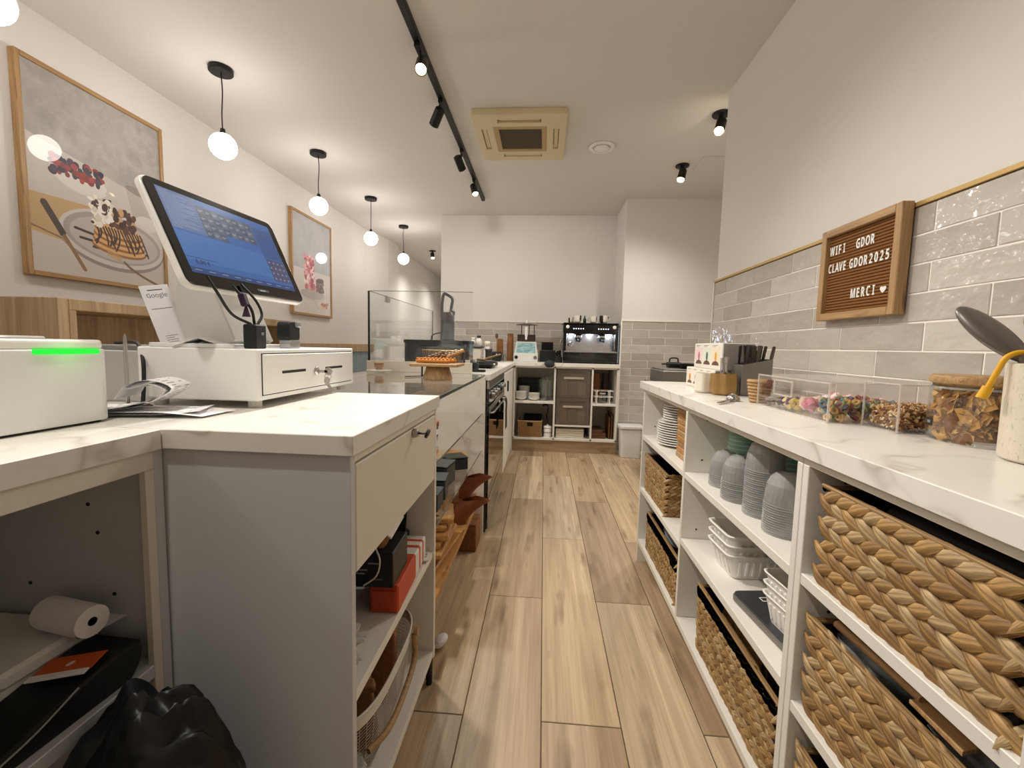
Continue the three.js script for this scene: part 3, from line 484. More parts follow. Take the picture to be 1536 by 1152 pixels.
{ // ---- on the dark shelf of the side cabinet
  const y = 0.515;
  const d = thing('white_device', 'white box device under a thermal paper roll', 'device', [-0.86, y, -0.60]); add(d, 'body', B(0.24, 0.076, 0.14, 0.006), plasticWhite, [-0.02, 0.0385, 0]); add(d, 'seam', B(0.242, 0.003, 0.142, 0.001), M(0x9b9995, 0.6), [-0.02, 0.055, 0]);
  const t = thing('paper_roll', 'white thermal paper roll lying on the white device', 'paper roll', [-0.77, y + 0.077 + 0.025, -0.632], -0.16);
  add(t, 'roll', L([[0.007, -0.05], [0.0245, -0.05], [0.025, -0.049], [0.025, 0.049], [0.0245, 0.05], [0.007, 0.05]], 28), paper, null, [0, 0, PI / 2]); add(t, 'core', C(0.007, 0.007, 0.099, 14, true), black, null, [0, 0, PI / 2]);
  add(t, 'tail', curledSheet(0.09, 0, [[0, 0.0255], [-0.018, 0.018], [-0.0255, 0], [-0.016, -0.0215], [0.02, -0.0235], [0.06, -0.024]], 0), M(0xf2efee, 0.85, { side: THREE.DoubleSide }), null, [0, PI / 2, 0]);
  const r = thing('white_router', 'white rounded box at the back of the dark shelf', 'device', [-1.05, y, -0.61], 0.2); add(r, 'body', EX(rrShape(0.1, 0.12, 0.02), 0.04, 0.006, 3), plasticWhite, [0, 0.068, 0]); add(r, 'foot', B(0.06, 0.01, 0.05, 0.002), M(0xbdbbb6, 0.5), [0, 0.005, 0.02]);
  const c = thing('card_terminal', 'black card terminal with an orange card on top', 'card terminal', [-0.712, y, -0.575], PI / 2 - 0.05);
  const sh = new THREE.Shape(); sh.moveTo(-0.06, 0); sh.lineTo(0.055, 0); sh.quadraticCurveTo(0.08, 0.02, 0.075, 0.05); sh.lineTo(0.05, 0.052); sh.quadraticCurveTo(-0.03, 0.045, -0.09, 0.022); sh.quadraticCurveTo(-0.15, 0.01, -0.15, 0);
  add(c, 'body', EX(sh, 0.085, 0.004, 2), black, [0, 0.002, -0.045]); add(c, 'keypad', B(0.06, 0.004, 0.06, 0.001), M(0x242426, 0.5), [-0.095, 0.022, 0], [0, 0, 0.25]);
  add(c, 'edge_line', T([[-0.15, 0.012, 0.046], [-0.08, 0.026, 0.046], [-0.02, 0.05, 0.046]], 0.0015, 14, 6), M(0x9a9a98, 0.4));
  const oc = thing('orange_card', 'orange card lying on the black card terminal', 'card', [-0.716, y + 0.0555, -0.585], 0.3); const ot = canvasTex(128, 64, (g, w, h) => { g.fillStyle = '#cf5a1c'; g.fillRect(0, 0, w, h); g.fillStyle = '#f0d8c4'; g.beginPath(); g.ellipse(64, 34, 7, 10, 0.4, 0, 7); g.fill(); });
  add(oc, 'card', B(0.075, 0.0015, 0.04, 0.0004), M(0xffffff, 0.55, { map: ot }), [0, 0.004, 0], [0, 0, 0.06]); oc.children[0].geometry = (() => { const g = B(0.075, 0.0015, 0.04, 0.0004), u = g.attributes.uv, p = g.attributes.position; for (let i = 0; i < u.count; i++) u.setXY(i, p.getX(i) / 0.075 + 0.5, 0.5 - p.getZ(i) / 0.04); return g; })();
  add(oc, 'paper_slip', B(0.075, 0.003, 0.012, 0.0006), paper, [-0.002, 0.004, 0.025], [0, 0, 0.06]);
  single('cable', 'black cable loop on the white device', 'cable', T([[-0.99, y + 0.08, -0.535], [-0.92, y + 0.08, -0.575], [-0.885, y + 0.08, -0.585], [-0.9, y + 0.081, -0.56], [-0.97, y + 0.08, -0.535]], 0.003, 30), black);
  single('cable', 'black cable end hanging at the back of the dark shelf', 'cable', merge([T([[-1.1, 0.70, -0.45], [-1.0, 0.725, -0.55], [-0.93, 0.74, -0.6], [-0.91, 0.735, -0.61]], 0.004, 20), xf(B(0.04, 0.02, 0.012, 0.004), [-1.0, 0.745, -0.56], [0, 0.5, 0])]), black);
}
{ // ---- black bag on the floor
  const g = new THREE.SphereGeometry(1, 48, 32), p = g.attributes.position; for (let i = 0; i < p.count; i++) { const x = p.getX(i), y = p.getY(i), z = p.getZ(i), n = 1 + 0.07 * Math.sin(9 * x + 5 * y) * Math.sin(7 * z + 3 * y) + 0.05 * Math.sin(23 * x + 17 * z); p.setXYZ(i, x * n, Math.max(y * n, -0.92), z * n); } g.computeVertexNormals();
  const t = thing('bin_bag', 'crumpled black bin bag on the floor below the shelf', 'bag', [-0.572, 0, -0.55]); add(t, 'bag', xf(g, [0.02, 0.27, 0], [0, 0, 0], [0.14, 0.29, 0.10]), MP(0x050506, 0.45, {}));
}
// ---------------------------------------------------------------- things on the shelves of the till cabinet
{
  const y = 0.440;
  const o = thing('orange_box', 'long orange and white striped carton on the upper shelf', 'box', [-0.366, y, -1.10], 0.04);
  const ot = canvasTex(64, 256, (g, w, h) => { g.fillStyle = '#c9481f'; g.fillRect(0, 0, w, h); g.fillStyle = '#e9e2da'; g.fillRect(0, 0, w, 60); g.fillRect(0, 74, w, 34); g.fillStyle = '#c9481f'; g.fillRect(0, 26, w, 12); });
  const gB = B(0.07, 0.068, 0.28, 0.004), u = gB.attributes.uv, p = gB.attributes.position; for (let i = 0; i < u.count; i++) u.setXY(i, p.getX(i) / 0.07 + 0.5, 1 - (p.getZ(i) / 0.28 + 0.5));
  add(o, 'carton', gB, M(0xffffff, 0.55, { map: ot }), [0, 0.035, 0]); add(o, 'end_flap', B(0.055, 0.045, 0.003, 0.001), M(0xb8401c, 0.6), [0, 0.036, 0.142]);
  const bt = canvasTex(256, 128, (g, w, h) => { g.fillStyle = '#0d0c0c'; g.fillRect(0, 0, w, h); g.fillStyle = '#8f8b86'; g.fillRect(96, 60, 62, 6); g.fillRect(96, 74, 52, 6); g.fillRect(160, 34, 50, 6); g.fillStyle = '#6f6b66'; g.fillRect(170, 96, 46, 5); });
  const bb = thing('black_box', 'black printed packaging box lying on the orange carton', 'box', [-0.415, y + 0.0695, -1.01], 0.04); add(bb, 'box', B(0.155, 0.085, 0.125, 0.003), black, [0, 0.0425, 0]); add(bb, 'print', new THREE.PlaneGeometry(0.152, 0.08), M(0xffffff, 0.6, { map: bt }), [0, 0.0425, 0.0632], null, 'small grey lettering');
  const fl = thing('black_folder', 'black cardboard sheet standing behind the packaging', 'folder', [-0.425, y + 0.0695, -1.12], 0.1); add(fl, 'sheet', B(0.13, 0.14, 0.006, 0.001), black, [0, 0.071, 0], [-0.05, 0, -0.05]);
  const kb = thing('kraft_bag', 'brown paper bag lying above the black box', 'bag', [-0.425, y + 0.156, -1.01], 0.1); add(kb, 'bag', B(0.13, 0.045, 0.13, 0.008), kraft, [0, 0.028, 0], [0.06, 0, 0.05]); add(kb, 'fold', B(0.03, 0.004, 0.13, 0.001), offWhite, [0.068, 0.042, 0], [0, 0, -0.7]);
  single('twine', 'pale twine loop hanging over the black box', 'twine', T([[-0.375, 0.605, -0.95], [-0.362, 0.58, -0.94], [-0.37, 0.545, -0.938], [-0.40, 0.52, -0.938]], 0.002, 20, 6), offWhite);
  const film = () => { const g = new THREE.SphereGeometry(1, 22, 16), q = g.attributes.position; for (let i = 0; i < q.count; i++) { const n = 1 + 0.22 * (PERM[(i * 37) & 65535] - 0.5) + 0.15 * Math.sin(i); q.setXYZ(i, q.getX(i) * n, q.getY(i) * n, q.getZ(i) * n); } g.computeVertexNormals(); return g; };
  const fg = film();
  const f1 = single('plastic_bag', 'crumpled clear plastic bag on the upper shelf', 'bag', fg, bagFilm, [-0.40, y + 0.055, -0.775]); f1.scale.set(0.06, 0.06, 0.045);
  const f2 = single('plastic_bag', 'crumpled clear plastic bag on the bottom shelf', 'bag', fg, bagFilm, [-0.395, 0.115 + 0.055, -0.79]); f2.scale.set(0.055, 0.053, 0.06);
  const st = canvasTex(128, 128, (g, w, h) => { g.fillStyle = '#e8e2da'; g.fillRect(0, 0, w, h); g.fillStyle = '#7a2a20'; g.beginPath(); g.ellipse(46, 46, 30, 30, 0, 0, 7); g.fill(); g.fillStyle = '#2a2024'; g.fillRect(70, 60, 50, 10); g.fillRect(70, 84, 44, 8); g.strokeStyle = '#2a2024'; g.lineWidth = 5; g.beginPath(); g.ellipse(46, 46, 36, 36, 0, 0, 7); g.stroke(); });
  for (let i = 0; i < 3; i++) { const s = thing('sticker_card', ['round logo sticker card at the end of the upper shelf', 'sticker card under the black pouch', 'dark striped sticker card beside the orange carton'][i], 'card', [-0.352 - i * 0.002, y + i * 0.003 + (i ? 0 : 0), -1.245 + i * 0.004], 0.15 * i); const gg = B(0.055, 0.002, 0.075, 0.0004), uu = gg.attributes.uv, pp = gg.attributes.position; for (let k = 0; k < uu.count; k++) uu.setXY(k, pp.getX(k) / 0.055 + 0.5, 0.5 - pp.getZ(k) / 0.075); add(s, 'card', gg, M(0xffffff, 0.5, { map: st }), [0, 0.0015, 0]); }
  const bp = thing('black_pouch', 'small black pouch standing at the shelf end', 'pouch', [-0.42, y, -1.262], 0.1); add(bp, 'pouch', B(0.05, 0.075, 0.03, 0.008), black, [0, 0.038, 0]);
  // lower shelf: wire basket with paper bags
  const by = 0.115;
  const w = thing('mesh_basket', 'white rimmed wire mesh basket with a wooden handle', 'basket', [-0.475, by, -1.02]); w.scale.y = 0.82;
  const pts = []; for (let i = 0; i <= 40; i++) { const a = i / 40 * 2 * PI; pts.push([Math.sign(Math.cos(a)) * Math.pow(Math.abs(Math.cos(a)), 0.6) * 0.13, Math.sign(Math.sin(a)) * Math.pow(Math.abs(Math.sin(a)), 0.6) * 0.22]); }
  const ring = (y0, y1, s0, s1) => { const P = [], I = []; pts.forEach(q => { P.push(q[0] * s0, y0, q[1] * s0, q[0] * s1, y1, q[1] * s1); }); for (let i = 0; i < 40; i++) { const a = i * 2; I.push(a, a + 1, a + 2, a + 1, a + 3, a + 2); } const g = new THREE.BufferGeometry(); g.setAttribute('position', new THREE.Float32BufferAttribute(P, 3)); g.setIndex(I); g.computeVertexNormals(); g.setAttribute('uv', new THREE.Float32BufferAttribute(new Float32Array(P.length / 3 * 2), 2)); return g; };
  const dbl = M(0xe2ddd4, 0.5, { side: THREE.DoubleSide }); add(w, 'rim', ring(0.17, 0.205, 1.0, 1.0), dbl); add(w, 'rim_lip', T(pts.slice(0, 40).map(q => [q[0], 0.205, q[1]]), 0.003, 60, 6, true), dbl); add(w, 'floor_plate', (() => { const s = new THREE.Shape(pts.map(q => new THREE.Vector2(q[0] * 0.86, q[1] * 0.86))); return new THREE.ShapeGeometry(s); })(), dbl, [0, 0.003, 0], [-PI / 2, 0, 0]);
  const wires = []; for (let k = 0; k < 15; k++) { const f = k / 15, s = 0.86 + 0.14 * f; wires.push(T(pts.slice(0, 40).map(q => [q[0] * s, 0.004 + f * 0.168, q[1] * s]), 0.0009, 40, 3, true)); } for (let k = 0; k < 40; k += 1) { const q = pts[k]; wires.push(T([[q[0] * 0.86, 0.004, q[1] * 0.86], [q[0], 0.172, q[1]]], 0.0009, 2, 3)); }
  const wm = add(w, 'wire_mesh', merge(wires), M(0xcfc9bf, 0.45, { metalness: 0.3 })); wm.userData.kind = 'stuff';
  add(w, 'handle', T([[0.134, 0.185, -0.12], [0.142, 0.12, -0.1], [0.144, 0.09, 0], [0.142, 0.10, 0.12], [0.12, 0.10, 0.17]], 0.008, 30, 8), oakFrame); add(w, 'handle_peg', C(0.014, 0.014, 0.012, 14), oakPale, [0.138, 0.19, -0.13], [0, 0, PI / 2]);
  for (let i = 0; i < 4; i++) { const s = thing('paper_bag', ['brown paper bag standing highest in the mesh basket', 'brown paper bag folded over the mesh basket edge', 'creased brown paper bag at the near end of the mesh basket', 'dark brown paper bag deep in the mesh basket'][i], 'bag', [-0.49 + (i % 2) * 0.045, by + 0.006, -1.14 + i * 0.075], 0.1 * i, 'paper bags in the mesh basket'); add(s, 'bag', B(0.15, 0.235 - i * 0.02, 0.035, 0.004), i === 3 ? kraftDark : kraft, [0, 0.1185 - i * 0.01, 0], [0, 0, 0.06 * (i - 1)]); add(s, 'folded_top', B(0.152, 0.03, 0.02, 0.003), kraft, [0, 0.22 - i * 0.02, 0.01], [0.5, 0, 0.06 * (i - 1)]); }
}
// ---------------------------------------------------------------- glass display case
const GY = 0.92;
{
  const t = thing('display_case', 'glass display case with glass shelves and a marble end panel', 'display case', [-0.66, 0, -1.85]);
  slab(t, 'end_panel', -1.0, -0.318, 0, 0.905, -2.408, -2.386, marble); slab(t, 'end_panel', -1.0, -0.345, 0, 0.905, -1.318, -1.302, laminate);
  slab(t, 'front_base', -1.0, -0.98, 0, 0.24, -2.386, -1.318, laminate); slab(t, 'front_glass', -1.0, -0.992, 0.24, 0.905, -2.386, -1.318, glass, 0.0005);
  slab(t, 'glass_top', -1.0, -0.322, 0.908, GY, -2.386, -1.303, glass, 0.0005); slab(t, 'top_edge', -0.3225, -0.320, 0.9085, 0.9195, -2.386, -1.303, glassEdge, 0.0003);
  for (const y of [0.705, 0.495]) { slab(t, 'glass_shelf', -0.985, -0.332, y - 0.007, y, -2.38, -1.322, glass, 0.0005); slab(t, 'shelf_edge', -0.3325, -0.331, y - 0.0068, y - 0.0002, -2.38, -1.322, glassEdge, 0.0002); }
  slab(t, 'wooden_shelf', -0.98, -0.335, 0.215, 0.237, -2.37, -1.33, bamboo);
  for (const z of [-1.34, -2.36]) slab(t, 'shelf_bracket', -0.95, -0.37, 0, 0.215, z - 0.009, z + 0.009, laminateEdge);
}
{ // marble upstand and glass guard of the crepe counter
  const t = thing('marble_upstand', 'low cream marble upstand under the glass guard', 'upstand', [-0.7, 0.92, -2.41]); slab(t, 'slab', -1.0, -0.398, 0.92, 0.98, -2.425, -2.405, offWhite);
  const g = thing('glass_guard', 'tall clear glass guard around the crepe counter', 'glass guard', [-0.99, 0.98, -2.41]);
  slab(g, 'near_pane', -0.985, -0.40, 0.981, 1.37, -2.42, -2.412, glass, 0.0004); slab(g, 'pane_edge', -0.994, -0.985, 0.981, 1.37, -2.422, -2.412, M(0x1e2c2a, 0.3), 0.0004); slab(g, 'top_edge', -0.985, -0.40, 1.3695, 1.3715, -2.42, -2.412, glassEdge, 0.0002);
  slab(g, 'side_pane', -0.994, -0.986, 0.981, 1.37, -3.83, -2.423, glass, 0.0004); slab(g, 'top_edge', -0.994, -0.986, 1.3695, 1.3715, -3.83, -2.423, glassEdge, 0.0002); slab(g, 'pane_edge', -0.994, -0.986, 0.981, 1.37, -3.834, -3.83, glassEdge, 0.0002);
  slab(g, 'clamp', -1.0, -0.98, 1.335, 1.372, -2.74, -2.69, steel, 0.002); 
}
// on the glass top
{
  const t = thing('coffee_glass', 'small glass of milky coffee', 'coffee', [-0.886, GY + 0.012, -2.30]); 
  add(t, 'glass', L([[0, 0.002], [0.022, 0.002], [0.031, 0.066], [0.0295, 0.066], [0.021, 0.004], [0, 0.004]], 26), glass); add(t, 'coffee', L([[0, 0.005], [0.0205, 0.005], [0.0255, 0.04], [0, 0.04]], 26), M(0xa06d3c, 0.4)); add(t, 'foam', C(0.0262, 0.0256, 0.006, 26), M(0xd8bd96, 0.7), [0, 0.0432, 0]);
  const s = thing('saucer', 'white saucer under the coffee glass', 'saucer', [-0.886, GY, -2.30]); add(s, 'dish', L([[0, 0.002], [0.03, 0.0015], [0.035, 0.003], [0.068, 0.012], [0.069, 0.0135], [0.034, 0.006], [0, 0.005]], 32), whiteGloss);
}
{
  const t = thing('cake_stand', 'wooden cake stand with a fluted foot and square board', 'cake stand', [-0.478, GY, -1.95]);
  const g = L([[0, 0.001], [0.062, 0.001], [0.066, 0.006], [0.062, 0.02], [0.054, 0.045], [0.05, 0.062], [0, 0.062]], 48), p = g.attributes.position; for (let i = 0; i < p.count; i++) { const a = Math.atan2(p.getZ(i), p.getX(i)), k = 1 + 0.03 * Math.cos(a * 16); p.setX(i, p.getX(i) * k); p.setZ(i, p.getZ(i) * k); } g.computeVertexNormals();
  add(t, 'foot', g, oakFrame); add(t, 'board', B(0.215, 0.014, 0.17, 0.003, 0, 0, true), oakFrame, [0, 0.069, 0]);
  const w = thing('waffle', 'golden waffle stick on the cake stand', 'waffle', [-0.49, GY + 0.0775, -1.905]); const wg = [B(0.15, 0.018, 0.035, 0.006)]; for (let i = 0; i < 9; i++) wg.push(xf(B(0.009, 0.006, 0.034, 0.002), [-0.066 + i * 0.0165, 0.0105, 0])); add(w, 'dough', merge(wg), M(0xc8822e, 0.6), [0, 0.0095, 0]);
  const w2 = dup(w, [-0.47, GY + 0.0775, -1.955], 0.15, 'golden waffle stick behind the first one'); 
  const b = thing('wire_tray', 'small wire basket on the cake stand', 'basket', [-0.47, GY + 0.077, -2.0]); const wr = []; for (let i = 0; i < 22; i++) { const x = -0.085 + i * 0.0081; wr.push(T([[x, 0.056, 0.03], [x * 0.9, 0.001, 0.022], [x * 0.9, 0.001, -0.022], [x, 0.056, -0.03]], 0.0008, 8, 4)); } for (const z of [-0.03, 0.03]) wr.push(xf(B(0.175, 0.002, 0.002, 0.0005), [0, 0.056, z])); const wm = add(b, 'wires', merge(wr), M(0xb99a62, 0.4, { metalness: 0.6 })); wm.userData.kind = 'stuff';
  for (let i = 0; i < 4; i++) { const c = thing('chocolate_waffle', ['chocolate-striped waffle leaning at the near corner of the wire basket', 'chocolate-dipped waffle in the middle of the wire basket', 'chocolate-striped waffle at the back of the wire basket', 'pale waffle at the end of the wire basket'][i], 'waffle', [-0.50 + i * 0.03, GY + 0.083, -2.0], 0.2 * i, 'chocolate waffles in the wire basket'); add(c, 'dough', B(0.09, 0.012, 0.03, 0.004), i === 3 ? M(0xc08a52, 0.7) : M(0x5d3420, 0.5), [0, 0.026 + i * 0.003, 0], [0, 0, 0.35]); for (let k = 0; k < 5; k++) add(c, 'icing_stripe', B(0.006, 0.003, 0.031, 0.001), offWhite, [-0.03 + k * 0.016, 0.0235 + i * 0.003 + k * 0.0058, 0], [0, 0, 0.35]); }
  const m = thing('metal_bracket', 'thin dark metal card bracket on the glass top', 'bracket', [-0.60, GY, -2.08], 0.3);
  add(m, 'frame', merge([xf(B(0.085, 0.004, 0.012, 0.001), [-0.03, 0.004, 0.01], [0, 0.5, 0]), xf(B(0.008, 0.05, 0.012, 0.001), [0.012, 0.026, -0.005]), T([[0.014, 0.004, 0], [0.03, 0.02, -0.01], [0.04, 0.05, -0.02]], 0.003, 10, 6)]), M(0x3b3832, 0.4, { metalness: 0.5 }));
}
// inside the display case
{
  const c = thing('orange_lid_jar', 'dark jar with an orange lid on the upper glass shelf', 'jar', [-0.45, 0.705, -1.72]); add(c, 'jar', L([[0, 0.001], [0.03, 0.001], [0.032, 0.006], [0.032, 0.045], [0, 0.045]], 22), M(0x4a4744, 0.3)); add(c, 'label', L([[0.0324, 0.012], [0.0324, 0.034]], 22), white); add(c, 'lid', L([[0, 0.045], [0.034, 0.045], [0.034, 0.062], [0.031, 0.066], [0, 0.066]], 22), M(0xa4582c, 0.6));
  const mk = (x, z, w, h, d, turn, lab, n = 'black_tray') => { const t = thing(n, lab, 'container', [x, 0.495, z], turn, 'black containers on the lower glass shelf'); const s = rrShape(w, d, 0.008); s.holes.push(rrShape(w - 0.012, d - 0.012, 0.006)); add(t, 'wall', EX(s, h - 0.004, 0.0015), M(0x1c2224, 0.45), [0, 0.002, 0], [-PI / 2, 0, 0]); add(t, 'floor_plate', B(w - 0.008, 0.004, d - 0.008, 0.001), M(0x1c2224, 0.45), [0, 0.004, 0]); add(t, 'lid', B(w + 0.004, 0.006, d + 0.004, 0.002), M(0x222a2c, 0.35), [0, h + 0.006, 0]); return t; };
  mk(-0.42, -1.62, 0.12, 0.07, 0.10, 0.1, 'black plastic container at the near end of the lower glass shelf'); mk(-0.42, -1.50, 0.13, 0.055, 0.09, 0.0, 'low black container against the till cabinet'); mk(-0.44, -1.78, 0.13, 0.08, 0.12, -0.1, 'tall black lidded container on the lower glass shelf'); mk(-0.41, -2.02, 0.10, 0.05, 0.10, 0.5, 'turned black container before the round board');
  const r = thing('round_board', 'round golden wooden board on the lower glass shelf', 'board', [-0.50, 0.495, -2.2]); add(r, 'board', L([[0, 0.001], [0.115, 0.001], [0.12, 0.006], [0.115, 0.013], [0, 0.013]], 36), bamboo);
  // wooden boards on the low shelf
  for (let i = 0; i < 7; i++) { const t = thing('serving_board', ['bottom wooden serving board of the pile', 'second wooden serving board of the pile', 'third wooden serving board of the pile, pushed back', 'fourth wooden serving board of the pile', 'fifth wooden serving board of the pile, turned slightly', 'sixth wooden serving board of the pile', 'top wooden serving board of the pile, with a hole'][i], 'board', [-0.47 - (i % 2) * 0.02, 0.237 + i * 0.0205, -1.66 - 0.015 * i], 0.05 * (i - 2), 'wooden boards on the low shelf'); add(t, 'board', B(0.22, 0.02, 0.36 - 0.03 * i, 0.004, i, i), bamboo, [0, 0.01, 0]); if (i === 6) add(t, 'hanging_hole', C(0.012, 0.012, 0.0206, 16), black, [0.04, 0.0101, 0.05]); }
  // leather-brown pouches standing in front of the shelf
  const pouch = (x, y, z, turn, lab) => { const t = thing('leather_pouch', lab, 'pouch', [x, y, z], turn); const P = [], I = [], N = 24; for (let r = 0; r <= 6; r++) for (let i = 0; i <= N; i++) { const a = i / N * 2 * PI, f = r / 6, w = 0.03 + 0.038 * f, d = 0.042 - 0.012 * f; P.push(Math.cos(a) * w + 0.075 * f * f, f * (0.118 - 0.012 * Math.abs(Math.cos(a))), Math.sin(a) * d); } for (let r = 0; r < 6; r++) for (let i = 0; i < N; i++) { const a = r * (N + 1) + i; I.push(a, a + N + 1, a + 1, a + 1, a + N + 1, a + N + 2); } const g = new THREE.BufferGeometry(); g.setAttribute('position', new THREE.Float32BufferAttribute(P, 3)); g.setIndex(I); g.computeVertexNormals(); g.setAttribute('uv', new THREE.Float32BufferAttribute(new Float32Array(P.length / 3 * 2), 2)); add(t, 'pouch', g, M(0x7a3c1a, 0.6, { side: THREE.DoubleSide })); add(t, 'bottom', xf(C(1, 1, 0.004, 20), [0, 0.002, 0], [0, 0, 0], [0.029, 1, 0.04]), leather); add(t, 'dark_lining', xf(C(1, 1, 0.002, 24), [0.05, 0.085, 0], [0, 0, 0], [0.058, 1, 0.03]), black); return t; };
  pouch(-0.375, 0.2375, -2.0, 0.1, 'brown leather menu pouch leaning at the shelf front'); pouch(-0.39, 0.29, -2.2, 0.1, 'brown leather menu pouch standing behind the other');
  const b = thing('cardboard_block', 'brown cardboard block under the second leather pouch', 'box', [-0.40, 0.237, -2.2]); add(b, 'block', B(0.12, 0.0525, 0.12, 0.003), kraft, [0, 0.026, 0]);
  const cb = thing('cardboard_box', 'brown cardboard box on the floor under the display case', 'box', [-0.41, 0, -2.26], 0.0); add(cb, 'carton', B(0.17, 0.14, 0.16, 0.003), kraft, [0, 0.071, 0]); add(cb, 'flap', B(0.17, 0.004, 0.075, 0.001), kraft, [0, 0.144, 0.04]); add(cb, 'flap', B(0.17, 0.004, 0.075, 0.001), kraft, [0, 0.144, -0.04]);
  const sc = single('paper_scrap', 'crumpled white paper bag corner on the floor by the till cabinet', 'paper', new THREE.IcosahedronGeometry(0.03, 1), paper, [-0.345, 0.21, -1.36]); sc.scale.set(0.6, 1, 0.8); sc.position.y = 0.018; sc.scale.y = 0.6; sc.position.set(-0.34, 0.02, -1.46); sc.scale.set(0.9, 0.65, 1.1); { const q = sc.geometry.attributes.position; for (let i = 0; i < q.count; i++) q.setY(i, q.getY(i) + 0.6 * q.getX(i)); sc.geometry.computeVertexNormals(); }
}
// ---------------------------------------------------------------- crepe counter with the oven
{ const o = thing('crepe_worktop', 'pale marble-look worktop of the crepe counter', 'worktop', [-0.65, 0.885, -3.4]); slab(o, 'top', -1.0, -0.292, 0.885, 0.92, -4.412, -2.41, marble, 0.0015); }
{
  const t = thing('oven', 'wide built-in oven with black glass door and round knobs', 'oven', [-0.62, 0, -2.9]);
  slab(t, 'body', -0.95, -0.315, 0.10, 0.88, -3.36, -2.43, M(0x2a2826, 0.5, { metalness: 0.5 })); slab(t, 'top_strip', -0.316, -0.302, 0.835, 0.88, -3.358, -2.432, steel);
  const cp = slab(t, 'control_panel', -0.318, -0.300, 0.745, 0.834, -3.358, -2.432, blackGloss, 0.002);
  const kn = L([[0, 0], [0.022, 0], [0.022, 0.004], [0.018, 0.006], [0.016, 0.022], [0, 0.023]], 18); for (let i = 0; i < 6; i++) add(cp, 'knob', kn, i === 2 ? black : steelDull, [0.009, 0, -0.36 + i * 0.145], [0, 0, -PI / 2]);
  const dr = slab(t, 'door', -0.318, -0.298, 0.20, 0.738, -3.358, -2.432, MP(0x0a0908, 0.04, { clearcoat: 1, clearcoatRoughness: 0.02 }), 0.002); add(dr, 'handle', T([[0.01, 0.225, -0.42], [0.026, 0.225, -0.41], [0.028, 0.225, -0.38], [0.028, 0.225, 0.38], [0.026, 0.225, 0.41], [0.01, 0.225, 0.42]], 0.005, 60, 8), steel); add(dr, 'top_trim', B(0.004, 0.03, 0.92, 0.001), steel, [0.0105, 0.252, 0]);
  slab(t, 'lower_drawer', -0.318, -0.298, 0.02, 0.195, -3.358, -2.432, MP(0x0d0b0a, 0.05, { clearcoat: 1, clearcoatRoughness: 0.03 }), 0.002); slab(t, 'plinth', -0.9, -0.36, 0, 0.1, -3.35, -2.44, black);
  const tw = thing('tea_towel', 'black tea towel hanging over the oven handle', 'towel', [-0.283, 0.59, -3.2]); const g = curledSheet(0.16, 0, [[0.018, -0.12], [0.016, 0.0], [0.014, 0.09], [0.002, 0.114 - 0.02 + 0.012], [-0.010, 0.09], [-0.012, 0.0]], 0); add(tw, 'cloth', g, M(0x101214, 0.95, { side: THREE.DoubleSide }), [0, 0, 0]);
}
{
  const t = thing('white_cupboard', 'white cupboard with a tall door beyond the oven', 'cabinet', [-0.62, 0, -3.9]);
  slab(t, 'carcass', -0.95, -0.322, 0.10, 0.884, -4.40, -3.375, laminate); const d = slab(t, 'door', -0.320, -0.302, 0.06, 0.86, -4.38, -3.40, laminate, 0.002); slab(t, 'plinth', -0.9, -0.36, 0, 0.1, -4.40, -3.39, kickMat); slab(t, 'stile', -0.322, -0.300, 0.06, 0.884, -3.395, -3.372, laminateEdge);
  add(d, 'handle', merge([xf(B(0.012, 0.09, 0.022, 0.003), [0.015, 0.28, 0.20])]), black); add(d, 'hook', T([[0.008, 0.16, 0.24], [0.018, 0.15, 0.24], [0.018, 0.12, 0.24], [0.008, 0.11, 0.24]], 0.0035, 14, 6), white);
}
